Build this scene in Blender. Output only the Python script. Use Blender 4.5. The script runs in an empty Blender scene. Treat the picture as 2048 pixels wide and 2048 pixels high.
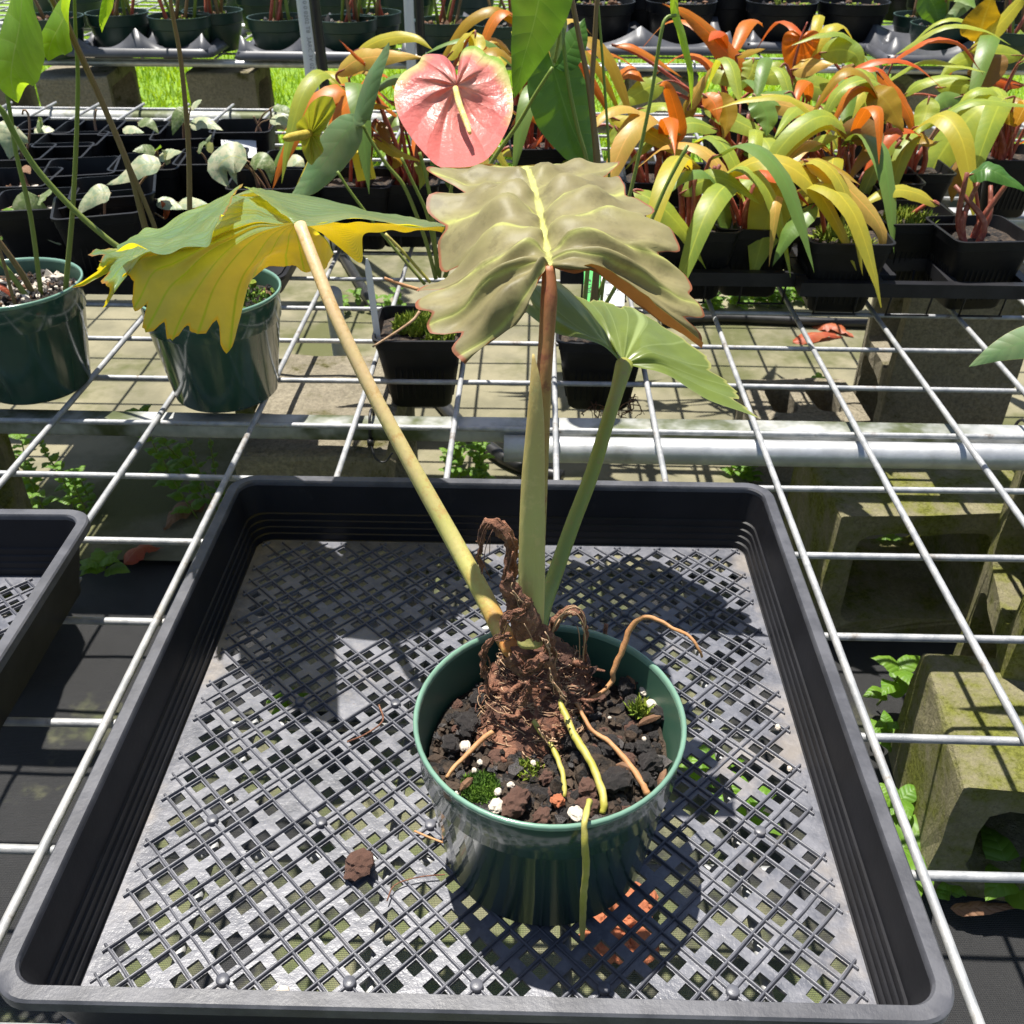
import bpy, bmesh, math, random
import numpy as np
from mathutils import Matrix, Vector
random.seed(7); rng = np.random.default_rng(11)
scn = bpy.context.scene
COL = scn.collection

# ------------------------------------------------------------------ camera
F, TH, YAW, ROLL, H = 1920.7, 0.604065, -0.0213328, 0.0057881, 0.482682
GX, GY, S = -0.280169, 0.241873, 0.1016          # wire grid origin and pitch
def cam_axes():
    f = np.array([math.sin(YAW)*math.cos(TH), math.cos(YAW)*math.cos(TH), -math.sin(TH)])
    r = np.array([math.cos(YAW), -math.sin(YAW), 0.]); u = np.cross(r, f)
    c, s = math.cos(ROLL), math.sin(ROLL)
    return np.array([c*r+s*u, -s*r+c*u, f])
CA = cam_axes()
cd = bpy.data.cameras.new('camera'); cam = bpy.data.objects.new('camera', cd); COL.objects.link(cam)
cd.sensor_width = 36; cd.lens = F/2048*36; cd.clip_start = .02; cd.clip_end = 500
M = Matrix.Identity(4)
for i in range(3):
    M[i][0], M[i][1], M[i][2] = CA[0][i], CA[1][i], -CA[2][i]
M[2][3] = H
cam.matrix_world = M; scn.camera = cam
cd.dof.use_dof = True; cd.dof.focus_distance = .52; cd.dof.aperture_fstop = 36

# ------------------------------------------------------------------ light
SUN = np.array([-.165, .21, 1.03]); SUN /= np.linalg.norm(SUN)
elev = math.asin(SUN[2]); azim = math.atan2(SUN[0], SUN[1])
w = bpy.data.worlds.new('World'); scn.world = w; w.use_nodes = True
nt = w.node_tree; bg = nt.nodes['Background']
sky = nt.nodes.new('ShaderNodeTexSky'); sky.sky_type = 'NISHITA'; sky.sun_disc = False
sky.sun_elevation = elev; sky.sun_rotation = azim
nt.links.new(sky.outputs[0], bg.inputs[0]); bg.inputs[1].default_value = .07
ld = bpy.data.lights.new('sun', 'SUN'); ld.energy = 5.0; ld.angle = math.radians(.53); ld.color = (1, .955, .88)
lo = bpy.data.objects.new('sun', ld); COL.objects.link(lo); lo.location = (-1, 1, 5)
lo.rotation_euler = Vector(SUN).to_track_quat('Z', 'Y').to_euler()
scn.view_settings.view_transform = 'Standard'; scn.view_settings.look = 'None'
scn.view_settings.exposure = .78; scn.view_settings.gamma = 1

# ------------------------------------------------------------------ pixel -> place
def at(p, y=None, z=None):
    d = (p[0]-1024)/F*CA[0] + (1024-p[1])/F*CA[1] + CA[2]
    t = (z-H)/d[2] if z is not None else y/d[1]
    return np.array([0, 0, H]) + t*d
def zdepth(P): return float((np.asarray(P)-np.array([0, 0, H]))@CA[2])
c1 = lambda x, y: (x/2.76, y/2.76)
c2 = lambda x, y: (600+x/2.76, y/2.76)
c3 = lambda x, y: (1200+x/2.278, y/2.278)
c4 = lambda x, y: (x/3.116, 200+y/3.116)
c5 = lambda x, y: (800+x/2.76, 280+y/2.76)
dd = lambda x, y: (x*1.06, y*1.06)

# ------------------------------------------------------------------ mesh helpers
class MB:
    def __init__(s): s.v = []; s.f = []; s.uv = []; s.n = 0; s.hasuv = False; s.mi = []
    def add(s, V, Fs, uv=None, mi=0):
        V = np.asarray(V, float).reshape(-1, 3); s.v.append(V)
        s.f += [tuple(i+s.n for i in f) for f in Fs]; s.mi += [mi]*len(Fs)
        if uv is not None: s.hasuv = True; s.uv.append(np.asarray(uv, float).reshape(-1, 2))
        else: s.uv.append(np.zeros((len(V), 2)))
        s.n += len(V); return s
    def box(s, c, h, R=None, mi=0):
        c = np.asarray(c, float); h = np.asarray(h, float)
        V = np.array([[x, y, z] for x in (-1, 1) for y in (-1, 1) for z in (-1, 1)])*h
        if R is not None: V = V@np.asarray(R).T
        return s.add(V+c, [(0, 1, 3, 2), (4, 6, 7, 5), (0, 4, 5, 1), (2, 3, 7, 6), (0, 2, 6, 4), (1, 5, 7, 3)], mi=mi)
    def tube(s, pts, rad, n=8, cap=True, mi=0, sub=1):
        P = np.asarray(pts, float)
        if np.isscalar(rad): rad = [rad]*len(P)
        rad = np.asarray(rad, float)
        if sub > 1:
            t = np.linspace(0, len(P)-1, (len(P)-1)*sub+1)
            P = crom(P, t); rad = np.interp(t, np.arange(len(rad)), rad)
        m = len(P); T = np.gradient(P, axis=0); T /= np.linalg.norm(T, axis=1)[:, None]+1e-12
        a = np.array([0, 0, 1.]) if abs(T[0][2]) < .9 else np.array([1., 0, 0])
        N = np.cross(T[0], a); N /= np.linalg.norm(N); V = []; uv = []
        ang = np.linspace(0, 2*math.pi, n, endpoint=False)
        for i in range(m):
            N = N-T[i]*(N@T[i]); N /= np.linalg.norm(N)+1e-12; B = np.cross(T[i], N)
            V.append(P[i]+rad[i]*(np.cos(ang)[:, None]*N+np.sin(ang)[:, None]*B))
            uv.append(np.stack([np.full(n, i/(m-1)), ang/6.2832], 1))
        V = np.concatenate(V); Fs = [(i*n+j, i*n+(j+1) % n, (i+1)*n+(j+1) % n, (i+1)*n+j) for i in range(m-1) for j in range(n)]
        if cap: Fs += [tuple(range(n))[::-1], tuple((m-1)*n+j for j in range(n))]
        return s.add(V, Fs, np.concatenate(uv), mi)
    def loft(s, rings, closed=False, capb=False, capt=False, mi=0):
        R = [np.asarray(r, float) for r in rings]; n = len(R[0]); m = len(R)
        Fs = [(i*n+j, i*n+(j+1) % n, (i+1)*n+(j+1) % n, (i+1)*n+j) for i in range(m-1) for j in range(n)]
        if capb: Fs.append(tuple(range(n))[::-1])
        if capt: Fs.append(tuple((m-1)*n+j for j in range(n)))
        return s.add(np.concatenate(R), Fs, mi=mi)
    def lathe(s, prof, c=(0, 0, 0), n=48, capb=False, capt=False, jit=0, mi=0):
        ang = np.linspace(0, 2*math.pi, n, endpoint=False)
        return s.loft([np.stack([c[0]+r*np.cos(ang), c[1]+r*np.sin(ang), np.full(n, c[2]+z)], 1) for r, z in prof], capb=capb, capt=capt, mi=mi)
    def grid(s, P, uv=None, flip=False, mi=0):
        m, n = P.shape[:2]
        Fs = [(i*n+j, i*n+j+1, (i+1)*n+j+1, (i+1)*n+j) for i in range(m-1) for j in range(n-1)]
        if flip: Fs = [f[::-1] for f in Fs]
        return s.add(P.reshape(-1, 3), Fs, uv if uv is None else uv.reshape(-1, 2), mi)
    def mesh(s, name, smooth=True):
        me = bpy.data.meshes.new(name); V = np.concatenate(s.v) if s.v else np.zeros((0, 3))
        me.from_pydata(V.tolist(), [], s.f)
        if s.hasuv:
            uvl = me.uv_layers.new(name='UVMap'); U = np.concatenate(s.uv)
            li = np.empty(len(me.loops), int); me.loops.foreach_get('vertex_index', li)
            uvl.data.foreach_set('uv', U[li].ravel())
        if smooth: me.polygons.foreach_set('use_smooth', [True]*len(me.polygons))
        if any(s.mi): me.polygons.foreach_set('material_index', s.mi)
        me.update(); return me
def crom(P, t):
    P = np.asarray(P, float); m = len(P)
    Q = np.concatenate([[2*P[0]-P[1]], P, [2*P[-1]-P[-2]]])
    i = np.clip(np.floor(t).astype(int), 0, m-2); f = (t-i)[(...,)+(None,)*(P.ndim-1)]
    a, b, c, d = Q[i], Q[i+1], Q[i+2], Q[i+3]
    return .5*(2*b+(c-a)*f+(2*a-5*b+4*c-d)*f*f+(3*b-3*c+d-a)*f**3)
def gridsurf(C, U, V):                 # bicubic surface through a grid of control points
    C = np.asarray(C, float); A = crom(C, U); return np.swapaxes(crom(np.swapaxes(A, 0, 1), V), 0, 1)
def tag(o, label=None, cat=None, group=None, kind=None):
    if label: o['label'] = label
    if cat: o['category'] = cat
    if group: o['group'] = group
    if kind: o['kind'] = kind
    return o
def empty(name, loc, label, cat, group=None):
    o = bpy.data.objects.new(name, None); COL.objects.link(o); o.location = loc; o.empty_display_size = .02
    return tag(o, label, cat, group)
def wloc(p):
    l = Vector((0, 0, 0))
    while p: l += p.location; p = p.parent
    return np.array(l)
def obj(name, mb, mats, parent=None, smooth=True, sharp=None, base=None):
    """mesh given in world coordinates; becomes a child (or a top-level thing with its origin at base)"""
    me = mb.mesh(name, smooth) if isinstance(mb, MB) else mb
    o = bpy.data.objects.new(name, me); COL.objects.link(o)
    for m in (mats if isinstance(mats, (list, tuple)) else [mats]): me.materials.append(m)
    off = wloc(parent) if parent else (np.array(base, float) if base is not None else np.zeros(3))
    if np.abs(off).sum() > 0: me.transform(Matrix.Translation(Vector(-off)))
    if parent: o.parent = parent
    elif base is not None: o.location = base
    if sharp:
        me.polygons.foreach_set('use_smooth', [True]*len(me.polygons))
        bm = bmesh.new(); bm.from_mesh(me)
        for e in bm.edges:
            if len(e.link_faces) == 2 and e.calc_face_angle(0) > sharp: e.smooth = False
        bm.to_mesh(me); bm.free()
    return o
def rrect(hx, hy, r, z, c=(0, 0), k=5, rot=0):
    P = []
    for sx, sy, a0 in ((1, 1, 0), (-1, 1, 90), (-1, -1, 180), (1, -1, 270)):
        for a in np.linspace(0, 90, k):
            t = math.radians(a0+a); P.append((sx*(hx-r)+r*math.cos(t), sy*(hy-r)+r*math.sin(t)))
    P = np.array(P); cr, sr = math.cos(rot), math.sin(rot)
    P = P@np.array([[cr, sr], [-sr, cr]])
    return np.column_stack([P[:, 0]+c[0], P[:, 1]+c[1], np.full(len(P), z)])
def snoise(P, sc, seed=0):            # cheap smooth noise on arrays of points
    P = np.asarray(P)*sc; r = np.random.default_rng(seed); o = 0
    for k in range(5):
        d = r.normal(size=3)*(1+.5*k); o = o+np.sin(P@d+r.uniform(0, 6.28))/(1+.4*k)
    return o/2.6
def rz(a): c, s = math.cos(a), math.sin(a); return np.array([[c, -s, 0], [s, c, 0], [0, 0, 1.]])
def text(body, size, M4, m, parent, name='printed_text'):
    cu = bpy.data.curves.new(name, 'FONT'); cu.body = body; cu.size = size; cu.align_x = 'LEFT'; cu.resolution_u = 2
    o = bpy.data.objects.new(name, cu); COL.objects.link(o)
    dg = bpy.context.evaluated_depsgraph_get(); me = bpy.data.meshes.new_from_object(o.evaluated_get(dg))
    bpy.data.objects.remove(o); me.transform(M4); me.materials.clear()
    return obj(name, me, m, parent)

# ------------------------------------------------------------------ materials
class NT:
    def __init__(s, name):
        s.m = bpy.data.materials.new(name); s.m.use_nodes = True; s.t = s.m.node_tree; s.t.nodes.clear()
        s.out = s.n('ShaderNodeOutputMaterial')
    def n(s, typ, **kw):
        nd = s.t.nodes.new(typ)
        for k, v in kw.items(): setattr(nd, k, v)
        return nd
    def l(s, a, b): s.t.links.new(a, b)
    def setin(s, inp, v):
        if hasattr(v, 'is_output') or isinstance(v, bpy.types.NodeSocket): s.l(v, inp)
        elif isinstance(v, tuple) and len(v) == 3 and inp.type == 'RGBA': inp.default_value = v+(1,)
        else: inp.default_value = v
    def math(s, op, a, b=0., c=0., clamp=False):
        nd = s.n('ShaderNodeMath', operation=op, use_clamp=clamp)
        s.setin(nd.inputs[0], a); s.setin(nd.inputs[1], b); s.setin(nd.inputs[2], c); return nd.outputs[0]
    def mix(s, f, a, b, blend='MIX'):
        nd = s.n('ShaderNodeMix', data_type='RGBA', blend_type=blend); s.setin(nd.inputs[0], f); s.setin(nd.inputs[6], a); s.setin(nd.inputs[7], b); return nd.outputs[2]
    def noise(s, vec, sc, det=4, rough=.6, dist=0):
        nd = s.n('ShaderNodeTexNoise'); s.l(vec, nd.inputs['Vector']); nd.inputs['Scale'].default_value = sc
        nd.inputs['Detail'].default_value = det; nd.inputs['Roughness'].default_value = rough; nd.inputs['Distortion'].default_value = dist; return nd.outputs[0]
    def step(s, x, a, b): 
        nd = s.n('ShaderNodeMapRange', interpolation_type='SMOOTHSTEP'); s.setin(nd.inputs[0], x); s.setin(nd.inputs[1], a); s.setin(nd.inputs[2], b); return nd.outputs[0]
    def pos(s, object_space=False):
        if object_space: return s.n('ShaderNodeTexCoord').outputs['Object']
        return s.n('ShaderNodeNewGeometry').outputs['Position']
    def bump(s, h, strength, dist):
        nd = s.n('ShaderNodeBump'); s.l(h, nd.inputs['Height']); nd.inputs['Strength'].default_value = strength; nd.inputs['Distance'].default_value = dist; return nd.outputs[0]
    def bsdf(s, col, rough=.5, normal=None, **kw):
        b = s.n('ShaderNodeBsdfPrincipled'); s.setin(b.inputs['Base Color'], col); s.setin(b.inputs['Roughness'], rough)
        if normal is not None: s.l(normal, b.inputs['Normal'])
        for k, v in kw.items(): s.setin(b.inputs[k.replace('_', ' ')], v)
        return b.outputs[0]
def pm(name, c1_, c2_=None, scale=30, rough=.5, bump=0, bscale=None, c3_=None, s3=6, w3=(.5, .7), metal=0, spec=.5, coat=0, r2=None, objsp=False, bdist=.002, w2=(.35, .65)):
    t = NT(name); p = t.pos(objsp); col = c1_
    nz = t.noise(p, scale)
    if c2_: col = t.mix(t.step(nz, *w2), c1_, c2_)
    if c3_: col = t.mix(t.step(t.noise(p, s3, 5, .65), *w3), col, c3_)
    nrm = t.bump(t.noise(p, bscale or scale*4, 5, .7), bump, bdist) if bump else None
    rr = rough
    if r2 is not None:
        mr = t.n('ShaderNodeMapRange'); t.l(t.noise(p, scale*.7), mr.inputs[0]); mr.inputs[1].default_value = .3; mr.inputs[2].default_value = .7; mr.inputs[3].default_value = rough; mr.inputs[4].default_value = r2; rr = mr.outputs[0]
    kw = {'Metallic': metal, 'Specular_IOR_Level': spec}
    if coat: kw['Coat_Weight'] = coat; kw['Coat_Roughness'] = .08
    t.l(t.bsdf(col, rr, nrm, **kw), t.out.inputs[0]); return t.m
def leafmat(name, top, top2, back, vein=None, tr=(.4, .5, .03), trf=.35, N=7, slope=0., vs=.7, vw=.05, midw=.05, rough=.42, nsc=25, mott=None, edge=None, qb=.25, coat=.0, midu=None, spots=0, backvein=None, mid=None, halo=None, spec=.45, fine=0):
    t = NT(name); uvn = t.n('ShaderNodeUVMap'); sx = t.n('ShaderNodeSeparateXYZ'); t.l(uvn.outputs[0], sx.inputs[0])
    u, v = sx.outputs[0], sx.outputs[1]; p = t.pos(True); g = t.n('ShaderNodeNewGeometry')
    a = t.math('ABSOLUTE', t.math('MULTIPLY_ADD', v, 2., -1.)); wob = t.math('MULTIPLY_ADD', t.noise(p, 40, 2), .05, -.025)
    ph = t.math('FRACT', t.math('ADD', t.math('ADD', t.math('MULTIPLY', u, float(N)), t.math('MULTIPLY', a, slope)), wob))
    dv = t.math('MULTIPLY', t.math('ABSOLUTE', t.math('SUBTRACT', ph, .5)), 2.)          # 1 on a vein, 0 between
    vm = t.step(dv, 1-vw*2, 1.)
    if midu is None and midw <= 0: mm = t.math('MULTIPLY', a, 0.)
    elif midu is None: mm = t.math('SUBTRACT', 1., t.step(a, midw*.35, midw))
    else: mm = t.math('SUBTRACT', 1., t.step(t.math('ABSOLUTE', t.math('SUBTRACT', u, midu)), .006, .02))
    vmask = t.math('MAXIMUM', t.math('MULTIPLY', vm, vs), mm, clamp=True)
    nz = t.step(t.noise(p, nsc, 5, .6), .3, .7)
    col = t.mix(nz, top, top2); bcol = t.mix(nz, back, tuple(x*.75 for x in back))
    if halo: col = t.mix(t.math('MULTIPLY', t.math('POWER', t.math('MAXIMUM', dv, t.math('SUBTRACT', 1., t.math('MULTIPLY', a, 3.))), 2.5), .65, clamp=True), col, halo)
    if mott: col = t.mix(t.step(t.noise(p, 110, 6, .75), .47, .56), col, mott); bcol = t.mix(.5, bcol, mott)
    if vein: col = t.mix(vmask, col, vein); bcol = t.mix(t.math('MULTIPLY', vmask, .7), bcol, backvein or vein)
    if mid: col = t.mix(mm, col, mid)
    if spots: col = t.mix(t.math('MULTIPLY', t.step(t.noise(p, 150, 2), .68, .72), .5), col, (.1, .06, .03))
    if edge: col = t.mix(t.step(a, .972, .99), col, edge); bcol = t.mix(t.step(a, .96, .99), bcol, edge)
    if fine:
        fs = t.math('SINE', t.math('ADD', t.math('MULTIPLY', u, N*fine*6.2832), t.math('MULTIPLY', t.noise(p, 55, 3), 1.5)))
        col = t.mix(t.math('MULTIPLY_ADD', fs, .06, .06), col, tuple(x*.45 for x in top)); col = t.mix(t.math('MULTIPLY', t.step(t.noise(p, 70, 5, .7), .5, .68), .45), col, tuple(x*.55 for x in top2))
    full = t.mix(g.outputs['Backfacing'], col, bcol)
    fineb = t.noise(p, 300, 3)
    hgt = t.math('ADD', t.math('MULTIPLY', t.math('MULTIPLY', dv, dv), -1.), t.math('MULTIPLY', fineb, .15))
    nrm = t.bump(hgt, qb, .002)
    b = t.bsdf(full, rough, nrm, Coat_Weight=coat, Coat_Roughness=.25, Specular_IOR_Level=spec)
    tl = t.n('ShaderNodeBsdfTranslucent'); trc = t.mix(t.math('MULTIPLY', vmask, .6), t.mix(nz, tr, tuple(x*.6 for x in tr)), backvein or vein or tr); t.l(trc, tl.inputs[0]); t.l(nrm, tl.inputs[1])
    ms = t.n('ShaderNodeMixShader'); ms.inputs[0].default_value = trf; t.l(b, ms.inputs[1]); t.l(tl.outputs[0], ms.inputs[2]); t.l(ms.outputs[0], t.out.inputs[0]); return t.m

X = {}
X['galv'] = pm('galvanised_wire', (.31, .32, .33), (.48, .48, .475), 60, .5, .25, 300, c3_=(.17, .14, .11), s3=30, w3=(.56, .72), metal=.35, r2=.65)
X['pipe'] = pm('galvanised_pipe', (.46, .47, .48), (.60, .61, .62), 35, .38, .12, 220, c3_=(.36, .36, .34), s3=14, w3=(.55, .75), metal=.55, r2=.55)
X['pipe_moss'] = pm('mossy_steel_rail', (.34, .35, .34), (.5, .5, .48), 30, .5, .2, 200, c3_=(.075, .09, .03), s3=6, w3=(.42, .60), metal=.3, r2=.65)
def blockmat(name, c, moss, mlo, mhi):
    t = NT(name); p = t.pos(True); grain = t.noise(p, 170, 4, .8); big = t.noise(p, 9, 5, .65)
    col = t.mix(t.step(grain, .3, .7), tuple(x*.62 for x in c), tuple(min(1, x*1.25) for x in c)); col = t.mix(t.math('MULTIPLY', t.step(big, .35, .7), .5), col, tuple(x*.6 for x in c))
    col = t.mix(t.step(t.math('ADD', t.noise(p, 14, 6, .7), t.math('MULTIPLY', grain, .25)), mlo, mhi), col, t.mix(t.step(grain, .35, .65), moss, tuple(x*.45 for x in moss)))
    h = t.math('ADD', t.noise(p, 120, 5, .8), t.math('MULTIPLY', t.noise(p, 40, 3), .8))
    t.l(t.bsdf(col, .95, t.bump(h, 1., .006), Specular_IOR_Level=.15), t.out.inputs[0]); return t.m
X['block'] = blockmat('concrete_block', (.34, .30, .22), (.15, .14, .05), .66, .82)
X['block_moss'] = blockmat('mossy_concrete_block', (.31, .28, .17), (.24, .25, .05), .52, .74)
X['concrete'] = pm('old_concrete', (.27, .245, .16), (.18, .168, .11), 7, .9, .7, 160, c3_=(.105, .11, .045), s3=3.2, w3=(.46, .64), spec=.25, bdist=.003)
def tray_floor():
    t = NT('sun_bleached_black_plastic'); p = t.pos(True); n1 = t.noise(p, 26, 6, .7); n2 = t.noise(p, 150, 4, .7); n3 = t.noise(p, 9, 5, .7)
    col = t.mix(t.step(n1, .3, .7), (.075, .08, .098), (.16, .163, .188)); col = t.mix(t.math('MULTIPLY', t.step(n2, .45, .7), .45), col, (.215, .215, .24))
    sp = t.n('ShaderNodeSeparateXYZ'); t.l(p, sp.inputs[0]); ed = t.step(t.math('MAXIMUM', t.math('ABSOLUTE', sp.outputs[0]), t.math('ABSOLUTE', sp.outputs[1])), .165, .2)
    col = t.mix(t.math('MULTIPLY', t.step(t.math('ADD', n3, t.math('MULTIPLY', ed, .10)), .56, .74), .5), col, (.33, .285, .235))
    col = t.mix(t.math('MULTIPLY', t.step(n2, .66, .72), .6), col, (.10, .07, .05))
    mr = t.n('ShaderNodeMapRange'); t.l(n1, mr.inputs[0]); mr.inputs[1].default_value = .3; mr.inputs[2].default_value = .7; mr.inputs[3].default_value = .28; mr.inputs[4].default_value = .5
    t.l(t.bsdf(col, mr.outputs[0], t.bump(t.math('ADD', n2, n1), .35, .0015), Specular_IOR_Level=.6), t.out.inputs[0]); return t.m
X['tray'] = tray_floor()
X['tray_rib'] = pm('shade_darkened_tray_rib', (.065, .068, .084), (.115, .118, .138), 40, .38, .15, 260, c3_=(.2, .17, .14), s3=22, w3=(.62, .8), spec=.5)  # darker than the floor plate: shading along the ribs painted into their colour
X['tray_wall'] = pm('black_tray_plastic', (.009, .009, .011), (.013, .013, .016), 20, .45, .08, 320, c3_=(.035, .034, .033), s3=25, w3=(.63, .8), spec=.28, r2=.6)
X['tray_rim'] = pm('scuffed_tray_rim', (.045, .046, .054), (.085, .086, .097), 40, .4, .15, 260, spec=.55, r2=.55)
X['black'] = pm('black_pot_plastic', (.006, .006, .007), (.011, .011, .012), 30, .4, .06, 200, spec=.25, r2=.55)
X['slot_tray'] = pm('black_slot_tray_plastic', (.010, .010, .012), (.022, .022, .025), 20, .45, .08, 200, spec=.3)
X['saddle'] = pm('grey_black_tray_plastic', (.06, .062, .072), (.085, .088, .10), 15, .4, .05, 150, spec=.5)
X['soil'] = pm('dark_potting_mix', (.028, .020, .014), (.095, .066, .044), 120, .85, 1., 420, c3_=(.012, .010, .009), s3=90, w3=(.5, .6), bdist=.004)
X['cinder'] = pm('black_cinder', (.035, .032, .033), (.085, .075, .07), 140, .38, .8, 420, objsp=True, bdist=.002)
X['cinder_red'] = pm('brown_cinder', (.14, .065, .045), (.22, .12, .085), 140, .7, .8, 420, objsp=True)
X['cinder_orange'] = pm('orange_cinder', (.45, .12, .05), (.55, .2, .09), 140, .75, .6, 420, objsp=True)
X['perlite'] = pm('perlite', (.60, .52, .42), (.72, .65, .56), 90, .8, .4, 420, objsp=True)
X['crumb'] = pm('soil_crumb', (.045, .028, .018), (.085, .055, .035), 140, .8, .8, 420)
X['bark'] = pm('bark_chip', (.13, .065, .035), (.22, .12, .065), 90, .85, .6, 350, objsp=True)
X['moss'] = pm('moss', (.12, .20, .015), (.28, .33, .03), 150, .9, .6, 500)
X['moss_dark'] = pm('dark_moss', (.05, .12, .012), (.14, .26, .02), 150, .9, .6, 500)
X['fibre'] = pm('brown_root_fibre', (.17, .065, .035), (.30, .14, .08), 120, .8, .8, 500, c3_=(.09, .04, .025), s3=70, w3=(.45, .6))
X['fibre_pale'] = pm('pale_root_fibre', (.36, .22, .12), (.50, .33, .20), 120, .75, .3, 500)
def drymat():
    t = NT('dried_sheath'); p = t.pos(True); n1 = t.noise(p, 160, 6, .75); n2 = t.noise(p, 420, 4, .7)
    col = t.mix(t.step(n1, .32, .62), (.13, .05, .03), (.36, .16, .09)); col = t.mix(t.step(n2, .55, .72), col, (.50, .30, .19)); col = t.mix(t.step(t.noise(p, 60, 4), .55, .7), col, (.055, .026, .02))
    t.l(t.bsdf(col, .7, t.bump(t.math('ADD', n1, n2), 1., .003)), t.out.inputs[0]); return t.m
X['dry'] = drymat()
X['root_y'] = pm('yellow_green_root', (.38, .35, .05), (.50, .43, .12), 60, .5, .15, 350, c3_=(.3, .2, .03), s3=90, w3=(.63, .72))
X['root_b'] = pm('tan_root', (.42, .20, .08), (.52, .28, .12), 70, .6, .3, 350)
X['white'] = pm('white_plastic_tag', (.74, .76, .79), (.78, .79, .81), 20, .35)
X['yellow_tag'] = pm('yellow_plastic_tag', (.80, .62, .01), (.78, .58, .02), 20, .4)
X['green_tag'] = pm('green_plastic_tag', (.05, .55, .09), (.06, .5, .09), 20, .4)
X['ink'] = pm('black_ink', (.02, .02, .025), None, rough=.6)
X['pvc'] = pm('white_pvc', (.60, .63, .68), (.66, .68, .71), 15, .3)
X['post'] = pm('black_post', (.012, .012, .013), (.02, .02, .02), 15, .35)
X['hose'] = pm('black_hose', (.015, .015, .016), (.03, .03, .03), 15, .4)
def pot_material(name, c, band):
    t = NT(name); p = t.pos(True); nz = t.noise(p, 18, 3)
    col = t.mix(t.step(nz, .35, .65), c, tuple(x*1.25 for x in c))
    nrm = t.bump(t.noise(p, 60, 3), .04, .002)
    t.l(t.bsdf(col, .16, nrm, Specular_IOR_Level=.6, Coat_Weight=.35, Coat_Roughness=.06), t.out.inputs[0]); return t.m
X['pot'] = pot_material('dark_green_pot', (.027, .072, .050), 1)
X['pot_rim'] = pot_material('light_green_pot_rim', (.15, .27, .20), 1)
X['pot_in'] = pm('pot_inside_green', (.05, .12, .08), (.06, .135, .09), 20, .4)
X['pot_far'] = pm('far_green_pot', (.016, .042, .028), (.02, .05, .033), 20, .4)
def stemmat(name, a, b, c=None, end=None):
    t = NT(name); uvn = t.n('ShaderNodeUVMap'); sx = t.n('ShaderNodeSeparateXYZ'); t.l(uvn.outputs[0], sx.inputs[0])
    p = t.pos(True); f = t.math('ADD', sx.outputs[0], t.math('MULTIPLY_ADD', t.noise(p, 60, 4), .5, -.25), clamp=True)
    col = t.mix(t.step(f, .15, .85), a, b)
    if end: col = t.mix(t.step(f, .66, .97), col, end)
    if c: col = t.mix(t.math('MULTIPLY', t.step(t.noise(p, 130, 4, .7), .52, .66), .65), col, c)
    mp = t.n('ShaderNodeMapping'); t.l(p, mp.inputs[0]); mp.inputs['Scale'].default_value = (1, 1, .12)
    b_ = t.bsdf(col, .5, t.bump(t.noise(mp.outputs[0], 420, 3), .35, .001), Subsurface_Weight=.12, Subsurface_Radius=(.004, .004, .001), Subsurface_Scale=.5); t.l(b_, t.out.inputs[0]); return t.m
X['pet1'] = stemmat('petiole_tan_green', (.62, .44, .24), (.50, .50, .14), (.50, .30, .10), (.46, .17, .04))
X['pet2'] = stemmat('petiole_red_brown', (.36, .13, .05), (.42, .36, .10), (.22, .05, .03))
X['pet3'] = stemmat('petiole_olive', (.28, .30, .05), (.22, .28, .06), (.3, .24, .07))
X['sheath'] = stemmat('sheath_cream_green', (.52, .38, .14), (.52, .49, .17), (.62, .50, .2))
X['st_green'] = stemmat('green_petiole', (.17, .24, .035), (.20, .24, .05))
X['st_brown'] = stemmat('brown_petiole', (.22, .13, .06), (.18, .13, .05))
X['st_red'] = stemmat('red_petiole', (.42, .09, .06), (.22, .06, .035), (.5, .2, .13))
X['st_pink'] = stemmat('pinkish_petiole', (.36, .20, .14), (.25, .16, .08))
# leaves
X['leaf_brown'] = leafmat('young_brown_lobed_leaf', (.29, .255, .12), (.21, .18, .09), (.50, .15, .04), (.50, .52, .15), (.45, .22, .04), .16, N=7, vs=.75, vw=.075, midw=.055, rough=.5, halo=(.36, .35, .12), edge=(.30, .10, .05), qb=.4, nsc=30, coat=.0, mid=(.58, .58, .19), spec=.25, fine=6)
X['leaf_back'] = leafmat('green_leaf_gold_underside', (.24, .42, .22), (.18, .36, .19), (.30, .24, .018), (.26, .40, .06), (1.0, .80, .02), .58, N=18, vs=1., vw=.09, midw=.0, rough=.28, edge=(.45, .2, .07), qb=.3, coat=.35, nsc=14, backvein=(.26, .56, .02))
X['leaf_green'] = leafmat('toothed_green_leaf', (.16, .33, .145), (.115, .265, .115), (.2, .26, .05), (.38, .47, .17), (.34, .50, .06), .28, N=14, vs=.45, vw=.06, midu=3/8., rough=.36, qb=.2, coat=.25, nsc=18, edge=(.36, .36, .1))
def strap(k, a, b, back, tr, trf=.4, vein=None): X[k] = leafmat('strap_leaf_'+k, a, b, back, vein or tuple(min(1, x*1.25) for x in a), tr, trf, N=22, slope=-1.2, vs=.22, vw=.12, midw=.09, rough=.42, qb=.03, nsc=14, coat=.04)
strap('lime', (.44, .50, .06), (.28, .42, .07), (.36, .30, .03), (.75, .75, .04), .5)
strap('yellow', (.62, .52, .05), (.50, .50, .06), (.5, .34, .02), (.9, .65, .03), .5)
strap('peach', (.70, .40, .09), (.60, .46, .08), (.55, .2, .03), (.65, .33, .03))
strap('orange', (.72, .17, .012), (.62, .22, .02), (.55, .13, .012), (.70, .17, .01), .45)
strap('red', (.66, .10, .015), (.56, .14, .02), (.5, .1, .02), (.6, .12, .01))
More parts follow.
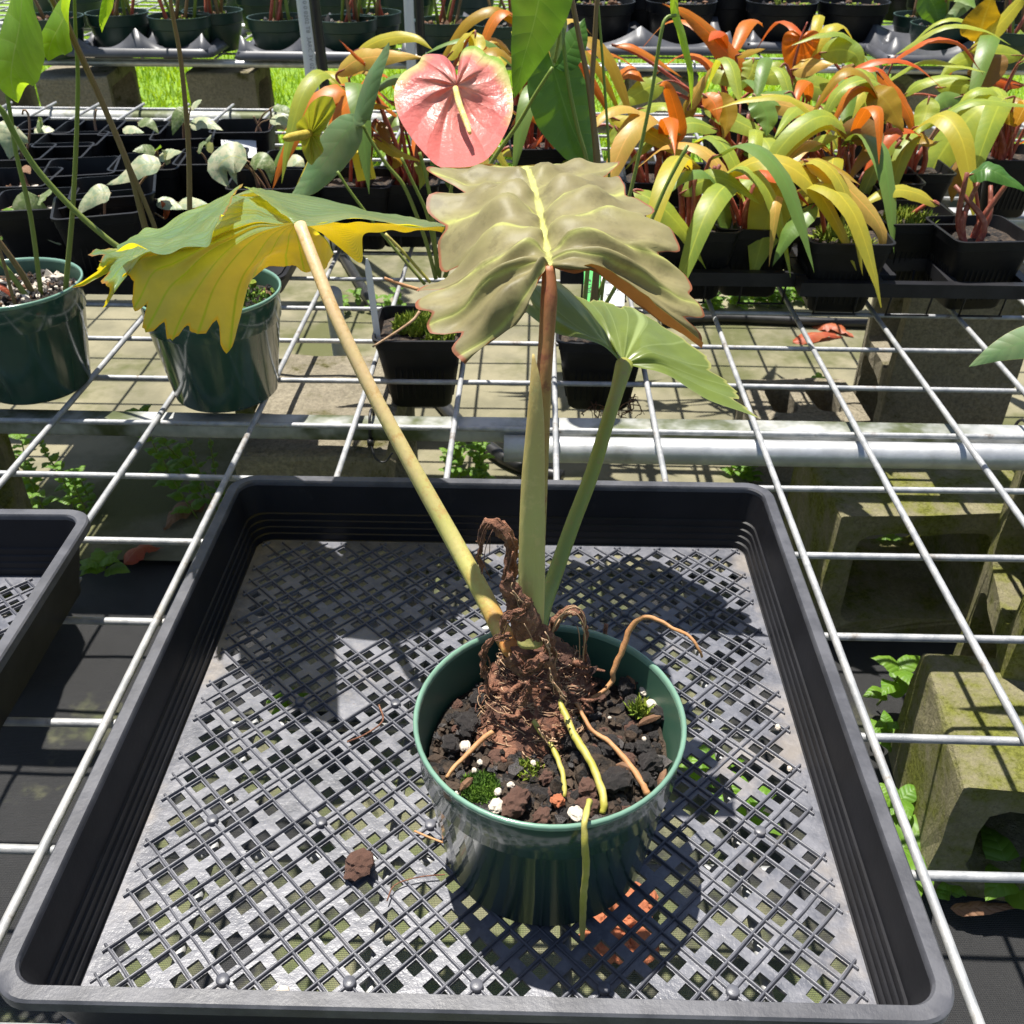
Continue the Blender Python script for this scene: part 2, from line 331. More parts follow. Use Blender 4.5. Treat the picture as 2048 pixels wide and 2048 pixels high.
strap('brown', (.22, .12, .035), (.28, .15, .03), (.33, .14, .02), (.5, .25, .02), .3)
strap('olive', (.36, .24, .02), (.44, .26, .02), (.40, .24, .02), (.6, .35, .01), .45)
strap('mid', (.12, .22, .04), (.17, .26, .05), (.15, .2, .04), (.25, .35, .03), .3)
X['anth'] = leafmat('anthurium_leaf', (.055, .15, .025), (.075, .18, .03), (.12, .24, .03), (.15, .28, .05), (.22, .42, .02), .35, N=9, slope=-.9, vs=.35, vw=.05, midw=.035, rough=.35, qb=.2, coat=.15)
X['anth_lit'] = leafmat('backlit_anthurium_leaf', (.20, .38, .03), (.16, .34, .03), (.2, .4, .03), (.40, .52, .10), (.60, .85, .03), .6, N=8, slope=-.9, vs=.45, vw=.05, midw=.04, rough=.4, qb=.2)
X['anth_grey'] = leafmat('greygreen_anthurium_leaf', (.13, .24, .10), (.19, .24, .11), (.12, .22, .05), (.14, .26, .09), (.3, .4, .08), .25, N=9, slope=-1., vs=.3, vw=.05, midw=.03, rough=.4, qb=.1, coat=.12, edge=(.4, .42, .15))
X['variegated'] = leafmat('cream_variegated_leaf', (.50, .53, .31), (.58, .56, .37), (.45, .46, .2), (.5, .5, .22), (.55, .58, .2), .3, N=7, slope=-.8, vs=.3, vw=.06, rough=.45, qb=.10, mott=(.33, .42, .26))
X['mottled'] = leafmat('mottled_green_leaf', (.12, .19, .06), (.2, .26, .1), (.18, .24, .06), (.3, .36, .14), (.35, .45, .05), .35, N=7, slope=-.8, vs=.3, vw=.06, rough=.45, qb=.10, mott=(.34, .38, .2))
X['weed'] = leafmat('weed_leaf', (.12, .27, .025), (.19, .34, .035), (.15, .3, .04), (.22, .36, .06), (.35, .55, .02), .4, N=6, slope=-1., vs=.3, vw=.06, rough=.45, qb=.3)
X['dead'] = leafmat('dead_leaf', (.30, .17, .09), (.22, .11, .06), (.28, .16, .09), (.35, .22, .12), (.4, .2, .06), .2, N=8, slope=-1, vs=.4, rough=.7, qb=.5)
X['redleaf'] = leafmat('fallen_red_leaf', (.40, .07, .035), (.46, .12, .04), (.35, .12, .06), (.5, .2, .08), (.5, .1, .02), .25, N=8, slope=-1, vs=.3, rough=.5, qb=.2)
# ------------------------------------------------------------------ the setting
GZ = -.43
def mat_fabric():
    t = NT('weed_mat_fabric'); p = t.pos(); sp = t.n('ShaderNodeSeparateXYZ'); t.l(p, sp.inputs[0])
    alg_shade = t.step(t.math('ADD', t.noise(p, 6, 5, .65), t.math('MULTIPLY', t.math('ABSOLUTE', t.math('ADD', sp.outputs[0], .05)), -.55)), .30, .46)  # algae patches mid-mat; the black at right also stands in for shadow
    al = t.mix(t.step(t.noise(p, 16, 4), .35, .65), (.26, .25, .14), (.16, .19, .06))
    col = t.mix(alg_shade, t.mix(t.noise(p, 30), (.010, .010, .012), (.028, .028, .03)), al)
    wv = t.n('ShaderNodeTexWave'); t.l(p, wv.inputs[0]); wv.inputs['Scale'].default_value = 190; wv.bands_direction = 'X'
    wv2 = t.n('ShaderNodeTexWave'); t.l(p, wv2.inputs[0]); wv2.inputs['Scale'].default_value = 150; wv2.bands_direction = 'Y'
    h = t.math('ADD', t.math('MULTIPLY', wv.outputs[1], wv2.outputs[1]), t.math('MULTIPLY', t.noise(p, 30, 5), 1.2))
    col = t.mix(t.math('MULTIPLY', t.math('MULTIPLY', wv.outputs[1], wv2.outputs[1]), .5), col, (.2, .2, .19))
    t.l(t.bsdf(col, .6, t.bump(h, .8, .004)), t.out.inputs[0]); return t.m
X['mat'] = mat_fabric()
X['lawn'] = pm('lawn_soil', (.20, .33, .02), (.12, .22, .02), 12, .9, .5, 80)
def sheet(name, x0, x1, y0, y1, z, m, nx=40, ny=40, amp=.004, sc=3):
    xs, ys = np.linspace(x0, x1, nx), np.linspace(y0, y1, ny); G = np.stack(np.meshgrid(xs, ys, indexing='ij'), -1)
    P = np.concatenate([G, np.full(G.shape[:2]+(1,), z)], -1); P[..., 2] += amp*snoise(P.reshape(-1, 3), sc, 3).reshape(P.shape[:2])
    return tag(obj(name, MB().grid(P, flip=True), m), kind='structure')
sheet('ground', -80, 80, -40, 120, GZ-.03, X['lawn'], 30, 30, .004, .5)
# concrete slab with its worn front edge, a real slab with thickness
slab = sheet('concrete_path', -6, 6, 1.17, 3.3, GZ, X['concrete'], 90, 40, .004, 2)
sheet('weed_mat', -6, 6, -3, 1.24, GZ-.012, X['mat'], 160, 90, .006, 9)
# lawn grass beyond
def grass():
    n = 36000; x = rng.uniform(-3, 3, n); y = 3.3+rng.beta(1, 1.6, n)*6.5; h = rng.uniform(.03, .085, n)
    a = rng.uniform(0, 6.28, n); wd = rng.uniform(.003, .006, n); ln = rng.normal(0, .03, (n, 2)); b = np.stack([x, y, np.full(n, GZ-.03)], 1)
    side = np.stack([np.cos(a), np.sin(a), 0*a], 1)*wd[:, None]; tip = b+np.stack([ln[:, 0], ln[:, 1], h], 1)
    V = np.stack([b-side, b+side, tip], 1).reshape(-1, 3); mb = MB(); mb.v = [V]; mb.n = len(V)
    mb.f = np.arange(3*n).reshape(-1, 3).tolist(); mb.mi = [0]*n
    uv = np.tile([[0, .3], [0, .7], [1, .5]], (n, 1)); mb.uv = [uv]; mb.hasuv = True
    m = leafmat('grass_blade', (.24, .42, .02), (.34, .48, .03), (.24, .4, .02), None, (.5, .68, .02), .5, rough=.5, qb=0, nsc=3)
    return tag(obj('lawn_grass', mb, m), 'bright sunlit lawn grass beyond the far bench', 'grass', kind='stuff')
grass()

# ------------------------------------------------------------------ wire bench with its rails
bench = empty('wire_bench', (0, .86, 0), 'galvanised welded wire mesh bench top on steel rails, carrying the near pots', 'bench')
WR = .0030; Y0, Y1 = -2, 21
def wire(axis, k, lo_, hi, name='wire', parent=bench, ox=GX, oy=GY, m='galv'):
    n = 44; t = np.linspace(lo_, hi, n); c = (ox if axis else oy)+S*k
    ph, am = rng.uniform(0, 6.28), rng.uniform(.0004, .0013)
    wv_ = am*np.sin(t*rng.uniform(2, 5)+ph); zz = am*.6*np.sin(t*7+ph)
    P = np.stack([c+wv_, t, np.full(n, .0028)+zz], 1) if axis else np.stack([t, c+wv_, np.full(n, -.0026)+zz], 1)
    return obj(name, MB().tube(P, WR, 8), X[m], parent)
for k in range(-11, 18): wire(1, k, .02, 2.30)
for k in range(Y0+1, 21): wire(0, k, -1.40, 1.52)
def rail(name, x0, x1, y, z, hy, hz, r, m, parent=bench, n=40):
    xs = np.linspace(x0, x1, n); R = []
    for x in xs:
        q = rrect(hy, hz, r, 0, k=4); R.append(np.column_stack([np.full(len(q), x), y+q[:, 0]+.0006*math.sin(x*9), z+q[:, 1]+.0008*math.sin(x*5)]))
    return obj(name, MB().loft(R, capb=True, capt=True), X[m], parent, sharp=math.radians(50))
rail('rail', -1.40, 1.52, .8735, -.0158, .0125, .0095, .004, 'pipe_moss')
obj('frame_pipe', MB().tube([(x, .8435, -.0208) for x in np.linspace(at(dd(951, 843), y=.8435)[0], 1.5, 20)], .0137, 24), X['pipe'], bench)
obj('frame_pipe', MB().tube([(x, 1.62, -.024) for x in np.linspace(-1.4, 1.5, 20)], .019, 16), X['pipe'], bench)
obj('frame_pipe', MB().tube([(x, 2.27, -.024) for x in np.linspace(-1.4, 1.5, 20)], .019, 16), X['pipe_moss'], bench)
obj('frame_pipe', MB().tube([(x, .221+.006*x, -.025) for x in np.linspace(-1.4, 1.5, 20)], .019, 16), X['pipe'], bench)
# zip tie on the rail
def zip_tie(px, y):
    c = at(px, y=y); a = np.linspace(0, 2*math.pi, 28); mb = MB()
    P = np.stack([np.full(28, c[0]), .8735+.0150*np.cos(a), -.0130+.0165*np.sin(a)], 1)
    mb.tube(P, .0016, 6); e = np.array([c[0], .857, -.024]); mb.tube([e, e+[.006, -.012, -.012], e+[.016, -.016, -.014], e+[.024, -.010, -.006]], .0012, 5, sub=4)
    mb.box(e, (.003, .003, .003)); obj('cable_tie', mb, X['hose'], bench)
zip_tie(dd(703, 815), .8735); zip_tie(dd(1922, 830), .8735)

# ------------------------------------------------------------------ concrete blocks
def block(loc, size, rot, label, m='block', cores='z', tilt=0, seed=1, group=None):
    L, W, Hh = size; mb = MB(); t = .032
    # outer shell and two cores running along the third axis of the block (local z), open both ends
    def ring(z, ins=0): return rrect(L/2-ins, W/2-ins, .006, z, k=3)
    bm = bmesh.new()
    def loop(P): return [bm.verts.new(p) for p in P]
    ob, ot = loop(ring(0)), loop(ring(Hh)); n = len(ob)
    for j in range(n): bm.faces.new((ob[j], ob[(j+1) % n], ot[(j+1) % n], ot[j]))
    cw = (L-3*t)/4
    for zc, ov in ((0, ob), (Hh, ot)):
        es = [bm.edges.get((ov[j], ov[(j+1) % n])) or bm.edges.new((ov[j], ov[(j+1) % n])) for j in range(n)]
        for sx in (-1, 1):
            q = rrect(cw, W/2-t, .02, zc, (sx*(cw+t/2), 0), k=4); lv = loop(q)
            es += [bm.edges.new((lv[j], lv[(j+1) % len(lv)])) for j in range(len(lv))]
            if zc == 0: inner = locals().setdefault('_in', {}); inner[sx] = lv
            else:
                a = _in_store[sx]
                for j in range(len(lv)): bm.faces.new((a[j], lv[j], lv[(j+1) % len(lv)], a[(j+1) % len(lv)]))
            if zc == 0: _in_store[sx] = lv
        bmesh.ops.triangle_fill(bm, use_beauty=True, use_dissolve=False, edges=es)
    bmesh.ops.recalc_face_normals(bm, faces=bm.faces[:])
    if cores == 'y': bm.transform(Matrix.Translation((0, Hh/2, W/2)) @ Matrix.Rotation(math.pi/2, 4, 'X'))
    elif cores == 'x': bm.transform(Matrix.Translation((0, 0, L/2)) @ Matrix.Rotation(math.pi/2, 4, 'Y') @ Matrix.Translation((0, 0, -Hh/2)))
    bmesh.ops.subdivide_edges(bm, edges=[e for e in bm.edges if e.calc_length() > .06], cuts=3)
    rr = np.random.default_rng(seed)
    for v in bm.verts:
        c = np.array(v.co); v.co += Vector(.0032*np.array([snoise(c[None], 60, seed+i)[0] for i in range(3)]))
    me = bpy.data.meshes.new('concrete_block'); bm.to_mesh(me); bm.free()
    o = obj('concrete_block', me, X[m]); o.location = loc; o.rotation_euler = (tilt, 0, rot)
    return tag(o, label, 'block', group)
_in_store = {}
BL = (.39, .19, .19)
p = at(dd(1745, 790), z=GZ)
block((p[0]-.09, 1.50, GZ), (.39, .22, .19), math.radians(-6), 'tan concrete block standing on end under the bench behind the thick pipe', cores='x', seed=2)
block((.62, 1.13, GZ), (.45, .21, .19), math.radians(3), 'hollow concrete block lying on its side, cores open below the thick pipe', 'block_moss', cores='y', seed=3)
p = at(dd(615, 850), y=.93)
block((p[0], .985, GZ), (.385, .25, .16), 0, 'green-stained concrete block on end under the square rail with the tie', cores='x', seed=4)
p = at(dd(20, 850), y=.93)
block((p[0]-.16, .97, GZ), (.385, .2, .16), .1, 'dark concrete block on end among the green weeds under the rail', 'block_moss', cores='x', seed=5)
p = at(dd(1715, 1250), z=-.24)
block((p[0]+.215, p[1]-.075, GZ), (.39, .17, .19), math.radians(-6), 'yellow mossy concrete block lying on the black ground fabric', 'block_moss', cores='y', seed=6)
p = at(dd(1880, 1180), z=-.2)
block((p[0]+.13, p[1]+.05, GZ), (.385, .19, .19), math.radians(-14), 'pale mossy concrete block on end behind the lying mossy block', 'block_moss', cores='x', seed=7)
p = at(dd(600, 765), z=GZ+.1)
block((p[0], p[1]+.05, GZ), (.30, .14, .10), 0, 'low moss-topped block lying on the concrete behind the square rail', 'block_moss', cores='y', seed=8)
p = at(dd(1530, 785), z=GZ+.12)
block((p[0], p[1]+.06, GZ), (.19, .16, .12), .05, 'small broken block beside the standing tan block', 'block', cores='z', seed=9)
for (x, y, lab, sd) in ((145, 2.86, 'tan concrete block under the far bench below the green pots', 11), (438, 2.88, 'tan concrete block under the far bench next to the white pipe', 12), (-70, 2.9, 'shaded concrete block under the far bench behind the bright green leaves', 13)):
    q = at((x, 150), y=y); block((q[0], y+.1, GZ), (.395, .33 if sd == 11 else .19, .19), .12 if sd == 11 else 0, lab, cores='x', seed=sd)
for (px, lab, sd) in ((1330, 'concrete block under the far bench behind the orange strap leaves', 21), (1900, 'concrete block under the far bench behind the yellow upright leaf', 22)):
    q = at((px, 150), y=2.9); block((q[0], 3.0, GZ), (.395, .19, .19), 0, lab, cores='x', seed=sd)

# ------------------------------------------------------------------ shallow square trays with a lattice floor
def clip(poly, h):
    for ax in (0, 1):
        for sg in (1, -1):
            out = []
            for i in range(len(poly)):
                a, b = poly[i-1], poly[i]; da, db = h-sg*a[ax], h-sg*b[ax]
                if (da >= 0) != (db >= 0): tt = da/(da-db); out.append((a[0]+tt*(b[0]-a[0]), a[1]+tt*(b[1]-a[1])))
                if db >= 0: out.append(b)
            poly = out
            if not poly: return []
    return poly
TF = .1985
def tray_meshes():
    u = .0113; r2 = math.sqrt(.5); W = lambda a, b: ((a-b)*r2*u, (a+b)*r2*u); mb = MB(); N_ = 28; z = 0.
    def solid(ps):
        if len(ps) >= 3: mb.add([(x, y, z) for x, y in ps], [tuple(range(len(ps)))])
    pads = {(6, -6), (-6, 6), (-8, -8), (8, 8), (0, 0), (10, -2), (-2, 10), (-12, 2)}
    for i in range(-N_, N_):
        for j in range(-N_, N_):
            q = [W(i, j), W(i+1, j), W(i+1, j+1), W(i, j+1)]
            if any(max(abs(x), abs(y)) < TF for x, y in q) or True:
                ins = all(max(abs(x), abs(y)) <= TF-.002 for x, y in q)
                ni, nj = (i if i % 2 == 0 else i+1), (j if j % 2 == 0 else j+1)
                if not ins or (2*(i//2), 2*(j//2)) in pads: solid(clip(q, TF)); continue
                a0, a1 = (.12, .72) if ni == i else (.28, .88); b0, b1 = (.12, .72) if nj == j else (.28, .88)
                h = [W(i+a0, j+b0), W(i+a1, j+b0), W(i+a1, j+b1), W(i+a0, j+b1)]
                mb.add([(x, y, z) for x, y in q+h], [(k, (k+1) % 4, 4+(k+1) % 4, 4+k) for k in range(4)])
    fl = mb.mesh('floor', False); rb = MB()
    def ribline(k, axis, hw, hh):
        # line a=k (axis 0) or b=k: walk and keep the stretch inside the floor
        ts = np.linspace(-N_, N_, 600); pts = [W(k, t) if axis == 0 else W(t, k) for t in ts]; ok = [p_ for p_ in pts if max(abs(p_[0]), abs(p_[1])) < TF-.004]
        if len(ok) < 6: return
        a, b = np.array(ok[0]), np.array(ok[-1]); d = b-a; L = np.linalg.norm(d); d /= L; c = (a+b)/2; ang = math.atan2(d[1], d[0])
        n_ = 14; V = []
        for i, s_ in enumerate(np.linspace(-L/2, L/2, n_)):
            o = np.array([c[0]+d[0]*s_, c[1]+d[1]*s_]); nn = np.array([-d[1], d[0]]); wob = .00025*math.sin(s_*170+k)
            for (w_, z_) in ((-hw, -.0002), (-hw*.75, hh*.8), (0, hh), (hw*.75, hh*.8), (hw, -.0002)): V.append((*(o+nn*(w_+wob)), z_))
        Fs = [(i*5+j, (i+1)*5+j, (i+1)*5+j+1, i*5+j+1) for i in range(n_-1) for j in range(4)]
        rb.add(V, Fs)
    for k in range(-N_, N_+1):
        for ax in (0, 1):
            if k % 2 == 0: ribline(k, ax, .00085, .0022 if ax else .0019)
            elif k % 4 == 1: ribline(k, ax, .0007, .0015 if ax else .0017)
    for i in range(-6, 7):
        for j in range(-6, 7):
            x, y = W(4*i+1, 4*j+1)
            if (i+j) % 3 == 0 and max(abs(x), abs(y)) < TF-.01: rb.lathe([(.0034, -.0002), (.0033, .0026), (.0028, .003), (0.0001, .003)], (x, y, 0), 14)
    ri = rb.mesh('floor_ribs'); wl = MB()
    r = .017; zf = .012
    prof = [(TF+.002, .006), (TF+.0022, .012), (TF+.0112, .060), (TF+.0112, .0615)]
    inn = [(TF+.0092, .0605), (TF+.0062, .036), (TF+.0050, .0352), (TF+.0048, .030), (TF+.0038, .0292), (TF+.0036, .0243), (TF+.0026, .0235), (TF+.0024, .0188), (TF+.0013, .018), (TF+.0011, .0128), (TF-.0002, .0121)]
    wl.loft([rrect(a, a, r*.9, z_, k=7) for a, z_ in prof]); wl.loft([rrect(a, a, r*.85, z_, k=7) for a, z_ in inn])
    rm = MB(); rim = [(TF+.0092, .0590), (TF+.0091, .0635), (TF+.0100, .0650), (TF+.0166, .0650), (TF+.0177, .0638), (TF+.0179, .0580), (TF+.0170, .0577), (TF+.0164, .0626), (TF+.0113, .0626)]
    rm.loft([rrect(a, a, r+(.003 if a > TF+.0105 else -.003), z_, k=9) for a, z_ in rim])
    return fl, ri, wl.mesh('wall'), rm.mesh('rim')
TM = tray_meshes()
def tray(c, rot, label):
    e = empty('nursery_tray', (c[0], c[1], 0), label, 'tray', 'shallow black lattice-floor trays'); e.rotation_euler.z = rot
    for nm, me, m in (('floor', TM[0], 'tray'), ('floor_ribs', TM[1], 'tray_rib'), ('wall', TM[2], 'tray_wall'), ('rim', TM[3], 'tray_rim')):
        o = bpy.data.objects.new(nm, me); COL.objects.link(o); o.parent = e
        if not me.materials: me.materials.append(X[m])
        if nm[0:5] == 'floor': o.location.z = .0125
        if nm == 'floor':
            s_ = o.modifiers.new('thick', 'SOLIDIFY'); s_.thickness = .0022; s_.offset = -1
        if nm in ('wall', 'rim'): o.modifiers.new('en', 'EDGE_SPLIT').split_angle = math.radians(38)
    return e
tray((-.0225, .4365), math.radians(.2), 'square black lattice-floor tray holding the pot with the lobed leaves')
p = at(dd(190, 968), z=.064)
tray((p[0]-.2165, p[1]-.2165), math.radians(1.2), 'black lattice-floor tray, empty, standing next to the planted tray')
# ------------------------------------------------------------------ leaf builders
VIEW0 = np.array([0, 0, H])
def unit(v): return v/(np.linalg.norm(v)+1e-12)
def profile(kind, t):
    if kind == 'strap': return np.clip(np.sin(np.pi*np.clip(t, 0, 1)**.66), 0, 1)**1.05+.010
    if kind == 'ovate': return np.clip(np.sin(np.pi*np.clip(t, 0, 1)**.55), 0, 1)**.9+.008
    if kind == 'heart': return np.clip(1.02*np.sqrt(np.clip(1-((t-.30)/.72)**2, 0, 1)), 0, 1)*np.clip((1-t)*3, 0, 1)**.5+.004
    return np.ones_like(t)
def blade(mb, pts, hw, kind='ovate', face=None, roll=0, cup=.18, wave=.03, nl=18, nw=7, seed=0, lobe=0, mi=0, sub=None):
    """one leaf: midrib through pts (3D), half width hw (m), seen-side normal `face`, cupped across and wavy"""
    P = crom(np.asarray(pts, float), np.linspace(0, len(pts)-1, nl)); T = np.gradient(P, axis=0)
    t = np.linspace(0, 1, nl); v = np.linspace(-1, 1, nw); out = np.zeros((nl, nw, 3)); uv = np.zeros((nl, nw, 2)); W = profile(kind, t)*hw
    r = np.random.default_rng(seed); f1, f2, p1, p2 = r.uniform(2, 4), r.uniform(5, 8), r.uniform(0, 6), r.uniform(0, 6)
    for i in range(nl):
        tn = unit(T[i]); n0 = face if face is not None else unit(unit(VIEW0-P[i])*.75+np.array([0, 0, .7]))
        sd = unit(np.cross(tn, n0)); nn = unit(np.cross(sd, tn)); a = roll if np.isscalar(roll) else np.interp(t[i], np.linspace(0, 1, len(roll)), roll)
        sd, nn = sd*math.cos(a)+nn*math.sin(a), nn*math.cos(a)-sd*math.sin(a)
        off = cup*v**2*W[i]*(-1)+wave*hw*np.abs(v)*(np.sin(f1*6*t[i]+p1+v*.8)+.5*np.sin(f2*6*t[i]+p2-v))
        back = -tn*(lobe*hw*np.clip(1-t[i]*4, 0, 1)**1.5)*(np.abs(v)**1.3)[:, None] if lobe else 0
        out[i] = P[i]+sd*(v*W[i])[:, None]+nn*off[:, None]+back
        uv[i, :, 0] = t[i]; uv[i, :, 1] = v*.5+.5
    return mb.grid(out, uv, mi=mi)
def pxleaf(cf, pts, ys, hwpx, sc, **kw):
    ys = [ys]*len(pts) if np.isscalar(ys) else ys
    ys = np.interp(np.linspace(0, 1, len(pts)), np.linspace(0, 1, len(ys)), ys)
    P = [at(cf(*p), y=y) for p, y in zip(pts, ys)]
    hw = hwpx/sc*zdepth(P[len(P)//2])/F
    return P, hw, blade(MB(), P, hw, **kw)
def spad(P, r, n=14): return MB().tube(P, r, n, sub=3)

# ------------------------------------------------------------------ round pots
def pot_parts(e, c, s=1., rim=.070, base=.0535, hgt=.104, far=False, mid=True):
    n = 64 if not far else 28; z0 = c[2]
    o = MB().lathe([(base*.94, z0), (base, z0+.003), (base+(rim-base)*.72, z0+hgt*.72), (base+(rim-base)*.73+.0014, z0+hgt*.735), (rim-.0022, z0+hgt-.004), (rim-.001, z0+hgt-.0035)], (c[0], c[1], 0), n, capb=True)
    obj('pot', o, X['pot_far' if far else 'pot'], e, sharp=math.radians(60))
    obj('rim', MB().lathe([(rim-.0012, z0+hgt-.004), (rim+.0002, z0+hgt-.0025), (rim+.0003, z0+hgt-.0004), (rim-.0004, z0+hgt+.0005), (rim-.0016, z0+hgt+.0004), (rim-.0024, z0+hgt-.001), (rim-.0026, z0+hgt-.003)], (c[0], c[1], 0), n), X['pot_rim' if not far else 'pot_far'], e)
    obj('inner_wall', MB().lathe([(rim-.0024, z0+hgt-.002), (base+(rim-base)*.72-.002, z0+hgt*.70), (base-.002, z0+.01)], (c[0], c[1], 0), n), X['pot_in'], e)
def soil(e, c, r, z, n=26, amp=.004, m='soil', sq=False, dome=.003, seed=1):
    rr = np.linspace(0, 1, n); aa = np.linspace(0, 2*math.pi, n*2+1); R, A = np.meshgrid(rr, aa, indexing='ij')
    k = 1 if not sq else 1/np.maximum(np.abs(np.cos(A)), np.abs(np.sin(A)))
    Q = np.stack([c[0]+R*r*k*np.cos(A), c[1]+R*r*k*np.sin(A), z+dome*(1-R**2)], -1)
    Q[..., 2] += amp*(snoise(Q.reshape(-1, 3), 180, seed)+.7*snoise(Q.reshape(-1, 3), 420, seed+1)).reshape(R.shape)
    return obj('soil', MB().grid(Q, flip=True), X[m], e)
def rock_mesh(seed, sx=1, sy=.85, sz=.7, rough=.28, sub=2):
    bm = bmesh.new(); bmesh.ops.create_icosphere(bm, subdivisions=sub, radius=1)
    V = np.array([v.co for v in bm.verts]); d = 1+rough*snoise(V, 2.0, seed)+rough*.6*snoise(V, 5., seed+9)+rough*.3*snoise(V, 11., seed+3)
    for v, k in zip(bm.verts, d): v.co = Vector((v.co.x*k*sx, v.co.y*k*sy, v.co.z*k*sz))
    me = bpy.data.meshes.new('stone'); bm.to_mesh(me); bm.free(); me.polygons.foreach_set('use_smooth', [False]*len(me.polygons)); return me
ROCKS = {}
for k, m in (('cinder', 'cinder'), ('cinder_red', 'cinder_red'), ('cinder_orange', 'cinder_orange'), ('perlite', 'perlite')):
    ROCKS[k] = [rock_mesh(sd+len(k)*7, rough=.36 if k != 'perlite' else .2, sub=3) for sd in range(5)]
    for me in ROCKS[k]: me.materials.append(X[m])
def rock(kind, P, s, parent=None, name='stone', i=None):
    o = bpy.data.objects.new(name, ROCKS[kind][random.randrange(5) if i is None else i]); COL.objects.link(o)
    off = wloc(parent) if parent else np.zeros(3); o.location = np.asarray(P)-off; o.parent = parent
    o.scale = (s, s, s); o.rotation_euler = (random.uniform(-.6, .6), random.uniform(-.6, .6), random.uniform(0, 6.28)); return o
def crumbs(e, c, r, z, n, size=(.001, .003), m=('soil',), name='soil_crumbs', sq=False, dome=.003, seed=5):
    rr = np.random.default_rng(seed); mb = MB(); bm = bmesh.new(); bmesh.ops.create_icosphere(bm, subdivisions=1, radius=1)
    V0 = np.array([v.co for v in bm.verts]); F0 = [tuple(v.index for v in f.verts) for f in bm.faces]; bm.free()
    for i in range(n):
        q = math.sqrt(rr.uniform(0, 1)); a = rr.uniform(0, 6.28); s = rr.uniform(*size)*(1 if rr.uniform() < .85 else 1.6)
        V = V0*(1+.35*rr.normal(size=(len(V0), 1)))*s*rr.uniform(.6, 1.2, 3)
        mb.add(V+np.array([c[0]+r*q*math.cos(a), c[1]+r*q*math.sin(a), z+dome*(1-q*q)+s*.5]), F0, mi=int(rr.integers(0, len(m))))
    o = obj(name, mb, [X[k] for k in m], e, smooth=False); o['kind'] = 'stuff'; return o
def moss_tuft(e, c, r, n=160, h=.006, m='moss', name='moss', seed=3):
    rr = np.random.default_rng(seed); mb = MB()
    for i in range(n):
        q = math.sqrt(rr.uniform()); a = rr.uniform(0, 6.28); b = np.array([c[0]+r*q*math.cos(a), c[1]+r*q*math.sin(a), c[2]+h*.5*(1-q*q)])
        for k in range(3):
            d = rr.normal(size=3)*.55+[0, 0, 1.]; d = unit(d)*h*rr.uniform(.4, 1); sd = unit(np.cross(d, rr.normal(size=3)))*h*.16
            mb.add([b-sd, b+sd, b+d], [(0, 1, 2)])
    o = obj(name, mb, X[m], e); return o

# ================================================================== the main plant
PC = (.0125, .349, .0150); SZ = .088
hero = empty('potted_philodendron', PC, 'plant with three lobed leaves and exposed brown roots in the green pot on the tray', 'potted plant')
pot_parts(hero, PC, base=.0575, hgt=.1005)
soil(hero, PC, .063, SZ, 40, .0028)
crumbs(hero, PC, .0615, SZ, 900, (.0009, .0026), ('soil', 'cinder', 'crumb', 'crumb'))
for i in range(170):
    q = math.sqrt(random.random())*.058; a = random.uniform(0, 6.28); rock('cinder' if random.random() < .82 else 'cinder_red', (PC[0]+q*math.cos(a), PC[1]+q*math.sin(a), SZ+.003), random.uniform(.0018, .0042), hero)
ST = [('cinder', 885, 1370, .0085), ('cinder', 850, 1405, .0062), ('cinder', 905, 1320, .0055), ('cinder_red', 970, 1520, .0085), ('cinder_orange', 1053, 1512, .0042), ('cinder_red', 1108, 1490, .0056), ('cinder_red', 1113, 1525, .0055), ('cinder', 1165, 1475, .0080), ('cinder', 1225, 1440, .0062), ('cinder', 1180, 1300, .0065),
      ('cinder', 1215, 1415, .0058), ('cinder', 1150, 1410, .006), ('cinder', 1075, 1400, .0055), ('cinder', 1075, 1365, .006), ('cinder_red', 1185, 1435, .005), ('cinder_red', 1030, 1470, .004), ('cinder', 1215, 1475, .005), ('cinder_red', 1020, 1545, .005), ('cinder', 1200, 1330, .006), ('cinder', 1240, 1350, .005), ('cinder', 1210, 1290, .005),
      ('perlite', 935, 1525, .0052), ('perlite', 1087, 1538, .0055), ('perlite', 963, 1482, .0026), ('perlite', 940, 1495, .0028), ('perlite', 1005, 1442, .0022), ('perlite', 905, 1440, .0022), ('perlite', 878, 1410, .0042), ('perlite', 1215, 1305, .0045), ('perlite', 1228, 1335, .0050), ('perlite', 895, 1455, .002), ('perlite', 1040, 1395, .0015), ('perlite', 1215, 1395, .0017), ('perlite', 860, 1500, .002), ('perlite', 1150, 1355, .0014)]
for k, x, y, s in ST: rock(k, at(dd(x, y), z=SZ+.006)+[0, 0, s*.2], s*(.8 if k == 'perlite' else 1), hero)
for x, y, a, l in ((1225, 1360, .4, .014), (1190, 1285, 1.9, .012), (1250, 1470, 1.2, .012), (1010, 1365, .1, .01), (1180, 1450, -.5, .010), (880, 1480, .9, .009), (1240, 1300, -.6, .011)):
    c = at(dd(x, y), z=SZ+.007); mb = MB(); d = np.array([math.cos(a), math.sin(a), .12]); n_ = np.array([-d[1], d[0], 0])
    mb.tube([c-d*l/2, c-d*l*.2+[0, 0, .0012], c+d*l*.2+[0, 0, .0008], c+d*l/2], [.0008, .0022, .002, .0006], 6); obj('bark_chip', mb, X['bark'], hero, smooth=False)
moss_tuft(hero, at(dd(905, 1488), z=SZ+.0045), .0098, 620, .0038, 'moss_dark')
moss_tuft(hero, at(dd(1000, 1455), z=SZ+.004), .007, 50, .005, 'moss', seed=8); moss_tuft(hero, at(dd(1205, 1345), z=SZ+.006), .005, 60, .008, 'moss', seed=9); moss_tuft(hero, at(dd(1085, 1355), z=SZ+.005), .005, 50, .006, 'moss_dark', seed=10)
